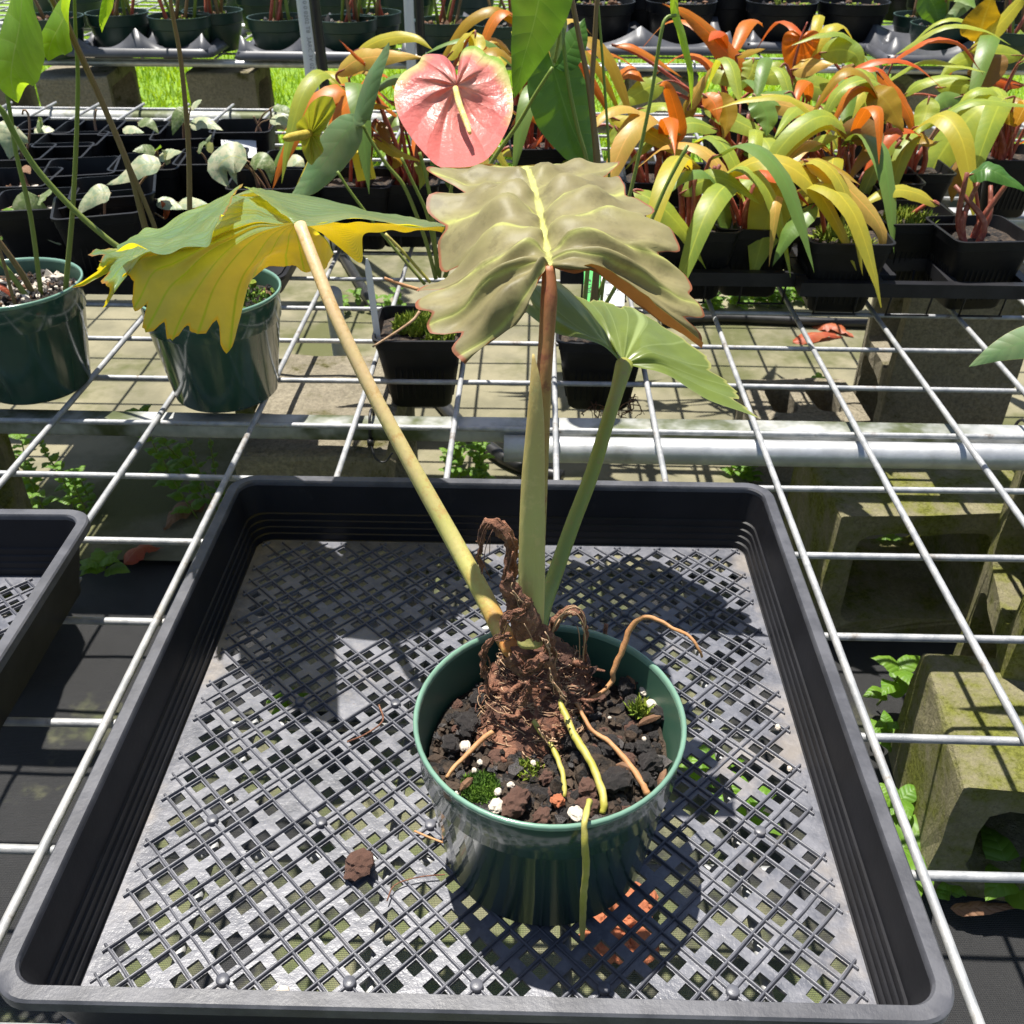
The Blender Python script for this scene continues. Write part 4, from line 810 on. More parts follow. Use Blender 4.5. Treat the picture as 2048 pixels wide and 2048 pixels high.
# two pots sunk in the mesh
ca = (GX+S*1.52, GY+S*7.5, -.045)
anth = sqpot(ca, .03, 'square black pot with moss and white stake, sunk in the mesh, bearing the pink flower', 'potted_anthurium', s=1.0, fill=.88, seed=3)
zt = ca[2]+.082
moss_tuft(anth, (ca[0]-.005, ca[1]+.005, zt), .026, 420, .013, 'moss', seed=31)
moss_tuft(anth, (ca[0]+.025, ca[1]-.03, zt), .015, 80, .012, 'moss', seed=33)
stk = MB(); q = at(dd(712, 620), y=ca[1]-.03); tp = at(dd(692, 488), y=ca[1]-.03)
ax_ = unit(tp-q); sx_ = np.array([1, .1, 0]); sx_ = unit(sx_-ax_*(sx_@ax_)); nn_ = np.cross(sx_, ax_)
def slab_tag(q, tp, hw, th, pointed=.0):
    ax_ = unit(tp-q); sx_ = unit(np.array([1, .15, 0])-ax_*ax_[0]); nn_ = unit(np.cross(sx_, ax_)); V = []
    L = np.linalg.norm(tp-q); prof = [(0, 1), (L-.012, 1), (L, .3)] if pointed else [(0, 1), (L, 1)]
    R = [np.array([q+ax_*d+sx_*hw*k*a+nn_*th*b for a, b in ((-1, -1), (1, -1), (1, 1), (-1, 1))]) for d, k in prof]
    return MB().loft(R, capb=True, capt=True), ax_, sx_, nn_
mb, *_ = slab_tag(q-[0, 0, .02], tp, .0035, .0005, 1); obj('plant_stake', mb, X['white'], anth, smooth=False)
ya = ca[1]
for pts, r, m, ys in (([(345, 685), (400, 790), (480, 910), (570, 1020), (640, 1180), (700, 1350), (750, 1540)], [10, 12], 'st_green', [ya+.03, ya+.02]), ([(560, 870), (620, 1000), (690, 1150), (720, 1260), (750, 1400), (770, 1520)], [8, 12], 'st_green', [ya+.03, ya+.02]),
        ([(660, 840), (690, 950), (720, 1100), (735, 1250), (760, 1520)], [9, 12], 'st_green', [ya+.03, ya+.02]), ([(1395, 372), (1300, 520), (1200, 690), (1060, 890), (960, 1080), (880, 1300), (800, 1530)], [10, 13], 'st_green', [ya+.0, ya+.01]), ([(205, 945), (280, 1060), (400, 1220), (520, 1370), (690, 1570)], [8, 9], 'st_green', [ya+.01, ya]), ([(470, 1290), (560, 1380), (640, 1470), (720, 1560)], [9, 9], 'root_y', [ya-.01, ya-.01])):
    stem(anth, c2, 2.76, pts, ys, r, m)
stem(anth, c2, 2.76, [(400, 1915), (520, 1840), (620, 1770), (660, 1720)], [ya-.055, ya-.03], [6, 9], 'fibre_pale', 'dry_stalk')
stem(anth, c2, 2.76, [(465, 1535), (560, 1570), (660, 1600)], [ya-.02, ya-.02], [9, 11], 'root_b', 'dry_stalk')
leafpart(anth, c2, 2.76, [(350, 690), (340, 640), (400, 430), (465, 300), (492, 232)], [ya+.02, ya+.03], 60, 'anth_grey', kind='strap', roll=.35, nl=22, nw=9, seed=11)
leafpart(anth, c2, 2.76, [(330, 640), (250, 730), (130, 900), (30, 1030), (-70, 1100)], [ya+.03, ya+.01], 105, 'anth_grey', kind='strap', roll=.1, nl=24, nw=11, wave=.05, seed=12)
leafpart(anth, c2, 2.76, [(1340, -330), (1330, -80), (1290, 130), (1230, 340), (1183, 540)], [ya-.06, ya], 175, 'anth', roll=.15, nl=30, nw=11, seed=13)
stem(anth, c2, 2.76, [(1440, -60), (1440, 60), (1430, 200), (1405, 345)], [ya-.03, ya], [8, 9], 'st_green')
leafpart(anth, c2, 2.76, [(1430, 60), (1420, 160), (1410, 280), (1400, 370)], ya+.01, 55, 'anth_grey', roll=.3, seed=14)
# spathe: heart-shaped, quilted, pink shading to green
def spathe_mat():
    t = NT('pink_spathe'); uvn = t.n('ShaderNodeUVMap'); sx = t.n('ShaderNodeSeparateXYZ'); t.l(uvn.outputs[0], sx.inputs[0]); u, v = sx.outputs[0], sx.outputs[1]; p = t.pos(True)
    nz = t.noise(p, 60, 4)
    g = t.math('ADD', t.math('MULTIPLY', t.math('MAXIMUM', t.math('COSINE', t.math('MULTIPLY', t.math('ADD', u, .02), 6.2832)), t.math('MULTIPLY', t.math('COSINE', t.math('MULTIPLY', t.math('SUBTRACT', u, .56), 9.)), .72)), t.math('POWER', v, 2.2)), t.math('MULTIPLY_ADD', nz, .5, -.25))
    ang = t.math('FRACT', t.math('ADD', t.math('MULTIPLY', u, 13.), t.math('MULTIPLY_ADD', t.noise(p, 30, 3), .5, t.math('MULTIPLY', v, .4)))); dv = t.math('MULTIPLY', t.math('ABSOLUTE', t.math('SUBTRACT', ang, .5)), 2.)
    pink = t.mix(t.step(nz, .35, .65), (.80, .28, .23), (.86, .46, .38)); pink = t.mix(t.step(v, .05, .8), pink, (.70, .19, .17))
    col = t.mix(t.step(g, .34, .72), pink, t.mix(t.step(g, .7, .95), (.62, .55, .22), (.26, .42, .05)))
    hg = t.math('ADD', t.math('MULTIPLY', dv, -1.), t.math('MULTIPLY', t.noise(p, 90, 3), .8)); nrm = t.bump(hg, .6, .004)
    b = t.bsdf(col, .38, nrm, Specular_IOR_Level=.4); tl = t.n('ShaderNodeBsdfTranslucent'); t.l(col, tl.inputs[0])
    ms = t.n('ShaderNodeMixShader'); ms.inputs[0].default_value = .3; t.l(b, ms.inputs[1]); t.l(tl.outputs[0], ms.inputs[2]); t.l(ms.outputs[0], t.out.inputs[0]); return t.m
X['spathe'] = spathe_mat(); X['spadix'] = pm('cream_spadix', (.70, .58, .16), (.78, .68, .32), 180, .55, .9, 700, bdist=.001)
X['spadix2'] = pm('ochre_spadix', (.45, .33, .03), (.55, .42, .06), 180, .6, .9, 700, bdist=.001)
def spathe(e, cf, outline, J, yJ, yfun, m, sp, spr=0, spm=None, nr=16, nm='spathe', sc=2.76):
    O = crom(np.array(outline+[outline[0]], float), np.linspace(0, len(outline), 97)); Pj = np.array(J, float); out, uv = [], []
    for k, t_ in enumerate(np.linspace(0, 1, nr)):
        q = Pj+(O-Pj)*t_; ring = np.array([at(cf(*xy), y=yJ+yfun(xy, t_)) for xy in q])
        th = np.linspace(0, 1, 97); ring[:, 1] -= .006*np.sin(th*6.28*11)*t_*(1-t_)*1.2; out.append(ring); uv.append(np.stack([th, np.full(97, t_)], 1))
    obj(nm, MB().grid(np.array(out), np.array(uv)), X[m], e)
    if not sp: return
    P = [at(cf(*q), y=yJ-.006-.07*i/len(sp)) for i, q in enumerate(sp)]; mb = MB().tube(P, [spr*k*zdepth(P[0])/F/2.76 for k in (.9, 1.05, 1., .9, .55)][:len(P)], 14, sub=5); obj('spadix', mb, X[spm], e)
OL = [(1030, 300), (1110, 330), (1160, 450), (1176, 600), (1140, 720), (1060, 850), (985, 905), (860, 935), (760, 915), (690, 850), (600, 740), (535, 620), (520, 500), (560, 410), (650, 350), (680, 305), (740, 298), (800, 310), (850, 370), (868, 415), (890, 370), (880, 320), (910, 265), (975, 255)]
spathe(anth, c2, OL, (862, 470), .95, lambda xy, t: .085*(t**1.2)*((470-xy[1])/400)+.006*t*t, 'spathe', [(858, 485), (875, 560), (900, 630), (925, 695), (938, 735)], 17, 'spadix')
stem(anth, c2, 2.76, [(868, 460), (880, 700), (850, 950), (800, 1250), (770, 1530)], [.97, ya+.02], [8, 10], 'st_green')
OL2 = [(180, 535), (195, 600), (150, 690), (110, 760), (130, 830), (90, 880), (60, 910), (20, 850), (0, 760), (-20, 690), (20, 640), (60, 570), (120, 530)]
X['spathe_g'] = leafmat('green_gold_spathe', (.38, .42, .04), (.42, .36, .05), (.4, .35, .04), (.6, .25, .08), (.55, .55, .03), .4, N=9, vs=.6, vw=.06, rough=.35, midw=0, edge=(.5, .25, .05))
spathe(anth, c2, OL2, (60, 740), 1.0, lambda xy, t: -.01*t, 'spathe_g', [(50, 735), (20, 745), (-20, 752), (-60, 760), (-82, 765)], 24, 'spadix2')
# second sunk pot with dangling roots, tags
cb = (GX+S*3.52, GY+S*7.5, -.045)
pb = sqpot(cb, -.04, 'square black pot with roots dangling below and green and white tags, sunk in mesh', 'potted_anthurium', fill=.85, seed=5)
yb = cb[1]
leafpart(pb, c2, 2.76, [(1398, 372), (1440, 520), (1500, 700), (1570, 850), (1625, 950)], [1.03, 1.02], 180, 'anth', roll=.15, nl=30, nw=13, seed=15, lobe=.55)
leafpart(pb, c2, 2.76, [(1400, 372), (1470, 300), (1540, 190), (1570, 100)], [1.03, 1.06], 85, 'anth', kind='strap', roll=-.3, nl=16, nw=9, seed=16); leafpart(pb, c2, 2.76, [(1400, 372), (1350, 350), (1310, 320), (1290, 290)], [1.03, 1.05], 60, 'anth_grey', kind='strap', nl=14, seed=17)
for pts, r, m in (([(1425, -60), (1450, 200), (1480, 450), (1530, 700), (1590, 940), (1600, 1300), (1560, 1800)], [10, 13], 'st_green'), ([(1490, -60), (1540, 200), (1590, 450), (1620, 700), (1635, 900), (1640, 1400), (1600, 1800)], [14, 17], 'st_brown'), ([(1645, -60), (1625, 250), (1610, 500), (1625, 700), (1645, 900), (1650, 1300), (1620, 1800)], [14, 16], 'st_brown'), ([(1640, -40), (1660, 200), (1690, 600), (1705, 880), (1700, 1300), (1650, 1800)], [7, 8], 'st_green')):
    stem(pb, c2, 2.76, pts, [yb+.02, yb], r, m)
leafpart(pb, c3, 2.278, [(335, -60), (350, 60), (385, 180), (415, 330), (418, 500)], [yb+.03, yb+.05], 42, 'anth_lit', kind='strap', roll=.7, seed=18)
stem(pb, c3, 2.278, [(345, 70), (300, 85), (275, 170), (225, 480), (140, 870), (60, 1150), (-60, 1500)], [yb+.03, yb], [8, 9], 'st_green')
stem(pb, c3, 2.278, [(400, 660), (300, 850), (215, 1045), (120, 1220), (-40, 1500)], [yb+.02, yb], [9, 10], 'st_green')
for i in range(26):
    q = at(dd(random.uniform(1120, 1200), random.uniform(742, 760)), y=yb-.03); P = [q]
    for k in range(5): P.append(P[-1]+np.array([random.gauss(0, .006), random.gauss(0, .004), random.gauss(-.004, .004)]))
    obj('dangling_root', MB().tube(P, [.0009, .0008, .0007, .0006, .0004, .0003], 4, sub=2), X['fibre'], pb)
# tags
def tag_frame(cpx, y, ang, hw, hh, name, m, parent, th=.0004):
    c = at(cpx, y=y); n = unit(unit(VIEW0-c)+np.array([0, 0, .75])); up = unit(np.array([0, 0, 1.])-n*n[2]); rt = np.cross(up, n); up, rt = up*math.cos(ang)-rt*math.sin(ang), rt*math.cos(ang)+up*math.sin(ang)
    V = [[c+rt*hw*a+up*hh*b+n*th*d for (a, b) in ((-1, -1), (1, -1), (1, 1), (-1, 1))] for d in (-1, 1)]
    o = obj(name, MB().loft([np.array(V[0]), np.array(V[1])], capb=True, capt=True), X[m], parent, smooth=False)
    Mx = Matrix.Identity(4)
    def mk(du, dv, rot=0):
        a, b = rt*math.cos(rot)+up*math.sin(rot), up*math.cos(rot)-rt*math.sin(rot); q = c+rt*hw*du+up*hh*dv+n*(th+.0003); R = Matrix.Identity(4)
        for i in range(3): R[i][0], R[i][1], R[i][2], R[i][3] = a[i], b[i], n[i], q[i]
        return R
    def bars(du0, du1, dv0, dv1, k=14, vertical=True):
        mbb = MB()
        for i in range(k):
            f0 = i/k; f1 = f0+random.choice((.25, .45, .65))/k
            if vertical: A, B, C0, D0 = du0+(du1-du0)*f0, du0+(du1-du0)*f1, dv0, dv1
            else: A, B, C0, D0 = du0, du1, dv0+(dv1-dv0)*f0, dv0+(dv1-dv0)*f1
            mbb.add([c+rt*hw*x+up*hh*z+n*(th+.0003) for x, z in ((A, C0), (B, C0), (B, D0), (A, D0))], [(0, 1, 2, 3)])
        obj('barcode', mbb, X['ink'], o)
    return o, mk, bars
zs = zdepth(at(c2(1600, 1600), y=yb+.05))/F/2.76
o, mk, br = tag_frame(c2(1612, 1570), yb+.05, .03, 45*zs, 130*zs, 'green_tag', 'green_tag', pb)
text('203-5', 42*zs, mk(.05, .35, -math.pi/2), X['ink'], o); text('$120', 42*zs, mk(-.75, .25, -math.pi/2), X['ink'], o)
o, mk, br = tag_frame(c2(1727, 1585), yb+.05, .02, 66*zs, 115*zs, 'barcode_tag', 'white', pb)
br(-.65, -.05, .15, 1.0-.25, 12, False); text('Anthu', 30*zs, mk(.35, .42, -math.pi/2), X['ink'], o); text('Ob', 30*zs, mk(-.1, -.05, -math.pi/2), X['ink'], o); text('P', 30*zs, mk(-.62, -.35, -math.pi/2), X['ink'], o)
# ------------------------------------------------------------------ cream-leaved seedlings in square pots
SEED = [(199, 425, .35, 'square black pot of chunky soil with one cream leaf'), (231, 389, .3, 'square black pot with thin stems under a long cream leaf'), (165, 338, .25, None), (298, 328, .12, 'square black pot with a pale twisted seedling and green sprout'), (424, 317, .1, 'square black pot with a small yellow seedling beside the price tag'), (533, 364, .1, 'square black pot with two mottled grey-green leaves'), (111, 307, .15, None), (32, 309, .12, 'square black pot with a broad cream leaf on a curled red stalk'), (38, 360, .1, 'square black pot with a small dry brown seedling'), (144, 283, .12, None), (180, 259, .1, 'square black pot holding a thin bare pink stalk'), (270, 261, .1, 'square black pot with a small cream leaf lying on its rim'), (369, 269, .2, 'square black pot with a mottled yellow-green upright leaf'), (488, 256, .08, 'square black pot with the white price tag and dry stalks'), (26, 251, .1, None), (96, 258, .1, 'square black pot with a drooping cream leaf, back row'), (594, 322, .05, 'square black pot with pale leaf beside the grey-green curved leaf'), (70, 404, .2, 'square black pot with a tall dark mottled leaf and heart leaf')]
seeds = []
for i, (x, y, r, lab) in enumerate(SEED):
    c = at((x, y), z=.098); e = sqpot((c[0], c[1], .012), r, lab or {2: 'bare square black pot with a brown stub, between the green stalks', 6: 'bare square black pot with clean rim beside the broad cream leaf', 9: 'bare square black pot in front of the pink stalk', 14: 'bare square black pot behind the curled red stalk'}[i], s=1.0 if i not in (0, 1) else 1.08, fill=.72 if i in (0, 1, 17, 8) else .5, group='square pots of cream-leaved seedlings', seed=i, ribs=i < 6)
    if i in (0, 8, 17): crumbs(e, c, .036, .012+.066, 60, (.002, .005), ('bark', 'cinder', 'perlite'))
    seeds.append((c, e))
def nearest(P, L): return min(L, key=lambda q: (q[0][0]-P[0])**2+(q[0][1]-P[1])**2)
CL = [([(110, 170), (70, 230), (60, 370)], 85, 'variegated', 7, 'ovate'), ([(215, 180), (280, 200), (360, 240), (455, 262)], 42, 'variegated', 15, 'ovate'), ([(225, 190), (250, 140), (240, 105)], 32, 'mottled', 15, 'ovate'), ([(1005, 410), (900, 400), (800, 470), (665, 530)], 60, 'variegated', 1, 'ovate'), ([(690, 580), (620, 580), (540, 640), (480, 720)], 55, 'variegated', 0, 'ovate'), ([(335, 730), (345, 790), (375, 905)], 100, 'variegated', 17, 'heart'), ([(240, 600), (190, 700), (190, 850), (215, 985)], 95, 'mottled', 17, 'ovate'), ([(250, 600), (290, 590), (320, 580)], 60, 'mottled', 17, 'ovate'),
      ([(1540, 380), (1440, 350), (1360, 430), (1430, 550)], 90, 'variegated', 5, 'ovate'), ([(1560, 400), (1620, 370), (1680, 420), (1690, 520)], 50, 'mottled', 5, 'ovate'), ([(990, 350), (1050, 335), (1135, 322)], 40, 'variegated', 3, 'ovate'), ([(1060, 390), (1040, 350), (1010, 310)], 32, 'variegated', 3, 'ovate'), ([(970, 320), (900, 305), (825, 320)], 32, 'mottled', 3, 'ovate'), ([(980, 310), (985, 295), (1000, 280)], 20, 'weed', 3, 'ovate'), ([(1180, 150), (1280, 140), (1390, 190)], 40, 'variegated', 12, 'ovate'), ([(1160, 60), (1110, 110), (1075, 220)], 42, 'mottled', 12, 'ovate'), ([(1190, 40), (1230, 20), (1260, 0)], 28, 'variegated', 12, 'ovate'), ([(1680, 120), (1760, 125), (1840, 175)], 32, 'variegated', 13, 'ovate'), ([(1700, 45), (1780, 60), (1860, 120)], 24, 'mottled', 13, 'ovate'), ([(765, 180), (830, 185), (900, 205)], 28, 'variegated', 11, 'ovate'), ([(860, 140), (930, 140), (990, 210)], 30, 'mottled', 11, 'ovate'),
      ([(1780, 390), (1850, 380), (1900, 440)], 42, 'variegated', 16, 'ovate'), ([(1230, 320), (1260, 280), (1290, 265)], 28, 'mottled', 4, 'ovate'), ([(1320, 330), (1300, 260), (1320, 210)], 20, 'variegated', 4, 'ovate'), ([(1450, 380), (1450, 450), (1480, 530)], 22, 'variegated', 5, 'strap'), ([(10, 690), (60, 690), (105, 725)], 22, 'weed', 17, 'ovate'), ([(0, 780), (60, 770), (110, 780)], 15, 'weed', 17, 'ovate'), ([(0, 860), (50, 830), (90, 840)], 22, 'weed', 17, 'ovate'), ([(40, 880), (80, 900), (100, 930)], 22, 'weed', 17, 'ovate'), ([(120, 430), (160, 430), (190, 460)], 30, 'dead', 8, 'ovate'), ([(980, 620), (1060, 650), (1140, 680)], 40, 'variegated', 1, 'ovate'), ([(1110, 640), (1200, 640), (1310, 655)], 40, 'variegated', 1, 'ovate'), ([(1025, 740), (1030, 680), (1000, 620)], 22, 'redleaf', 1, 'strap')]
for i, (pts, hw, m, k, kd) in enumerate(CL):
    c, e = seeds[k]; P = leafpart(e, c4, 3.116, pts, [c[1]-.02, c[1]-.035], hw*1.25, m, kind=kd, seed=40+i, lobe=.4 if kd == 'heart' else 0, nl=14, nw=7, wave=.05, cup=.12)
    b = np.array([c[0]+random.uniform(-.015, .015), c[1]+random.uniform(-.015, .015), .05]); obj('stalk', MB().tube([b, (b+P[0])/2+[0, 0, .02], P[0]], [.0018, .0015, .0012], 6, sub=4), X['st_pink'], e)
for k, pts in ((7, [(170, 310), (185, 200), (180, 110), (165, 70), (145, 65), (140, 90)]), (10, [(600, 205), (590, 130), (600, 60)]), (13, [(1630, 205), (1600, 140), (1580, 100)]), (13, [(1680, 190), (1690, 120), (1685, 50)]), (5, [(1620, 540), (1580, 460), (1535, 400)]), (16, [(1690, 555), (1740, 470), (1775, 395)])):
    stem(seeds[k][1], c4, 3.116, pts, seeds[k][0][1]-.01, [8, 6], 'st_pink', 'stalk')
zs = zdepth(at(c4(1490, 300), y=1.62))/F/3.116
o, mk, br = tag_frame(c4(1490, 305), seeds[13][0][1]-.06, -.08, 105*zs, 60*zs, 'price_tag', 'white', seeds[13][1]); text('$19.95', 24*zs, mk(-.1, .48), X['ink'], o)
obj('logo_mark', MB().lathe([(.0001, 0), (14*zs, .0002)], (0, 0, 0), 12), X['ink'], o)
lg = o.children[-1]; lg.matrix_local = Matrix.Translation(-Vector(wloc(seeds[13][1]))) @ mk(-.72, .30); lg.location = Vector(mk(-.72, .30).translation)-Vector(wloc(o)); lg.scale = (1, .7, 1)
# flat carrying trays under them
def cover(ids, pad=.052): Q = np.array([seeds[i][0] for i in ids]); lo_, hi = Q.min(0)-pad, Q.max(0)+pad; return (lo_[0]+hi[0])/2, (lo_[1]+hi[1])/2, (hi[0]-lo_[0])/2, (hi[1]-lo_[1])/2
yy_ = sorted(range(18), key=lambda i: seeds[i][0][1]); A_, B_ = [i for i in yy_ if seeds[i][0][1] < 1.42], [i for i in yy_ if seeds[i][0][1] >= 1.42]
for (x, y, w_, d_), lab in ((cover(A_, .05), 'flat black carrying tray under the nearer cream-leaved seedlings'), (cover(B_, .045), 'flat black carrying tray under the back rows of seedlings')):
    mb = MB(); mb.loft([rrect(w_, d_, .02, .008, (x, y)), rrect(w_+.004, d_+.004, .02, .034, (x, y)), rrect(w_+.010, d_+.010, .02, .035, (x, y)), rrect(w_+.010, d_+.010, .02, .031, (x, y))]); mb.loft([rrect(w_+.002, d_+.002, .02, .034, (x, y)), rrect(w_-.003, d_-.003, .02, .0105, (x, y))], capt=True)
    tag(obj('carrying_tray', mb, X['slot_tray'], base=(x, y, .008), sharp=.7), lab, 'tray')

# ------------------------------------------------------------------ orange strap-leaved plants
ORP = []
def orplant(px, lab, z=.098, rot=0., y=None, moss=False, fill=.86):
    c = at(px, z=z); zb = z-.09; e = sqpot((c[0], c[1], zb), rot, lab, 'potted_philodendron', s=1.03, fill=fill, group='orange strap-leaved plants in square pots', seed=len(ORP)+20)
    if moss:
        moss_tuft(e, (c[0], c[1], zb+.078), .036, 130, .016, 'moss', seed=len(ORP)+60)
    ORP.append((c, e)); return c, e
OPX = [(c3(1110, 1060), 'black square pot with cut green stub and weeds, front corner of the slot tray', 1), (c3(1420, 975), 'black square pot of feathery weeds behind the empty tray slot', 1), (c3(1730, 1050), 'black square pot with thick red stalks at the slot tray corner', 0), (c3(430, 1010), 'pot of red stalks with long drooping lime leaves, shaded front row', 0), (c3(700, 1000), 'pot of lime strap leaves with a dried brown leaf on the soil', 0), (c3(640, 760), 'pot with one thick bent pink-red stalk among lime leaves', 0), (c3(270, 800), 'pot of dark red stalks behind the brown lobed leaf', 0), (c3(930, 720), 'pot with red stalks and peach leaf in the middle row', 0), (c3(1090, 860), 'pot with a rolled brown leaf in the middle row', 0), (c3(1280, 800), 'pot with bright red stalks under the arched lime leaf', 0), (c3(1420, 760), 'pot with an orange upright leaf and brown stalk', 0), (c3(1860, 700), 'pot with the widest drooping green leaf on red stalks', 0), (c3(900, 520), 'pot with the orange heart-shaped leaf, back row', 0), (c3(600, 500), 'pot with the large upright orange leaf, back row', 0), (c3(1250, 520), 'pot with yellow-backed lime leaf, back row', 0), (c3(1760, 460), 'pot with the tall olive-yellow upright leaf, back row', 0),
       (c2(330, 990), 'pot with the yellow name tag', 0), (c2(580, 980), 'pot with pink red stalks behind the pink flower', 0), (c2(1330, 790), 'pot with red stalks behind the dark green anthurium leaf', 0), (c2(1240, 560), 'pot with small orange leaves behind the pink flower', 0)]
for p_, lab, ms in OPX: orplant(p_, 'orange-marked strap-leaf plant: '+lab if False else lab, moss=bool(ms), rot=random.uniform(-.1, .1))
OL_ = [([(720, 420), (660, 340), (560, 220), (420, 80), (285, 15)], 50, 'orange', 13, 0), ([(1000, 245), (1090, 225), (1165, 250), (1195, 330)], 48, 'lime', 14, .3), ([(810, 355), (1000, 400), (1200, 480), (1375, 595)], 48, 'lime', 14, .1), ([(1300, 400), (1200, 365), (1080, 430), (985, 615)], 46, 'lime', 9, .2), ([(1235, 400), (1310, 470), (1385, 600)], 62, 'olive', 9, 0), ([(1260, 325), (1340, 420), (1410, 530), (1442, 670)], 36, 'orange', 10, .2), ([(655, 455), (800, 470), (1000, 530), (1135, 615)], 38, 'peach', 7, .1), ([(470, 488), (600, 540), (720, 600), (838, 655)], 44, 'lime', 5, .1), ([(540, 595), (420, 560), (270, 610), (105, 780)], 46, 'lime', 6, .2), ([(40, 530), (170, 580), (310, 660), (462, 765)], 35, 'yellow', 6, .1), ([(295, 370), (190, 415), (60, 510)], 46, 'lime', 13, .2),
       ([(1885, 440), (1750, 480), (1610, 620), (1510, 780), (1438, 945)], 82, 'lime', 11, .15), ([(1932, 255), (1780, 245), (1630, 285), (1538, 365)], 42, 'lime', 15, .2), ([(1932, 390), (1800, 370), (1680, 368)], 22, 'red', 15, .2), ([(1740, 630), (1680, 720), (1620, 830), (1600, 925)], 45, 'brown', 11, .2), ([(1725, 195), (1745, 100), (1790, -30)], 72, 'olive', 15, 0), ([(1680, 235), (1790, 140), (1900, 20), (1960, -60)], 38, 'yellow', 15, .2), ([(1545, 935), (1430, 875), (1300, 875), (1130, 975)], 38, 'yellow', 1, .1), ([(930, 730), (1050, 790), (1180, 910), (1280, 1040), (1288, 1185)], 52, 'peach', 0, .2), ([(590, 800), (720, 785), (850, 830), (975, 965)], 32, 'red', 4, .2), ([(850, 800), (800, 900), (740, 1090), (688, 1285)], 85, 'lime', 4, .1), ([(365, 885), (450, 830), (570, 815), (740, 935)], 45, 'lime', 3, .1), ([(870, 900), (960, 885), (1060, 905)], 40, 'yellow', 8, .1), ([(985, 930), (920, 990), (850, 1080), (785, 1215)], 45, 'mid', 0, .2), ([(150, 868), (260, 925), (380, 1050), (482, 1225)], 48, 'lime', 3, .15), ([(330, 1182), (450, 1165), (625, 1082)], 40, 'mid', 3, .1), ([(550, 870), (548, 1000), (580, 1130), (628, 1262)], 52, 'mid', 4, .2), ([(1085, 600), (1180, 590), (1235, 650), (1180, 740), (1130, 830)], 50, 'brown', 8, .4), ([(935, 675), (1010, 640), (1095, 620)], 30, 'lime', 8, .1), ([(505, 320), (570, 345), (632, 405)], 42, 'lime', 13, .1), ([(65, 350), (130, 325), (205, 375)], 38, 'orange', 13, .1), ([(55, 205), (150, 215), (280, 290), (375, 355)], 15, 'orange', 13, .1), ([(620, 255), (690, 235), (755, 222)], 20, 'olive', 13, .1), ([(700, 265), (690, 330), (640, 410)], 45, 'lime', 13, .2), ([(870, 320), (960, 300), (1070, 290)], 38, 'peach', 12, .1), ([(840, 290), (780, 340), (700, 330)], 45, 'lime', 12, .2), ([(870, 420), (790, 440), (690, 450)], 60, 'mid', 7, .2), ([(1060, 380), (1150, 330), (1240, 340)], 40, 'brown', 14, .2), ([(1500, 440), (1480, 530), (1440, 620)], 45, 'lime', 10, .2), ([(1650, 440), (1560, 460), (1500, 540)], 30, 'mid', 10, .3), ([(1380, 440), (1460, 380), (1600, 350), (1700, 360)], 28, 'lime', 15, .2), ([(1530, 400), (1650, 390), (1750, 440)], 32, 'lime', 15, .2), ([(1750, 250), (1770, 320), (1760, 420)], 70, 'brown', 15, .1), ([(1880, 440), (1870, 500), (1890, 580)], 60, 'olive', 11, .2), ([(1680, 800), (1780, 775), (1960, 880)], 50, 'anth', 2, .1), ([(330, 660), (360, 580), (310, 400), (270, 390)], 30, 'orange', 6, .2), ([(400, 500), (450, 400), (515, 300)], 35, 'peach', 13, .3), ([(370, 560), (430, 430), (500, 330)], 40, 'olive', 13, .3), ([(170, 500), (280, 480), (340, 520)], 30, 'lime', 6, .2), ([(70, 570), (100, 640), (70, 730)], 45, 'lime', 6, .2), ([(390, 740), (420, 790), (440, 840)], 35, 'olive', 6, .1), ([(1000, 480), (1050, 530), (1090, 600)], 35, 'lime', 7, .1), ([(1320, 600), (1380, 650), (1370, 730)], 55, 'orange', 10, .1), ([(700, 430), (760, 520), (760, 620)], 55, 'mid', 5, .2), ([(540, 420), (580, 520), (560, 640)], 40, 'olive', 5, .2), ([(470, 430), (520, 470), (540, 560)], 35, 'orange', 5, .2),
       ([(1440, 600), (1500, 650), (1560, 640)], 24, 'olive', 10, .2), ([(640, 660), (690, 700), (700, 760)], 25, 'mid', 5, .2), ([(850, 700), (900, 760), (960, 800)], 25, 'mid', 8, .2)]
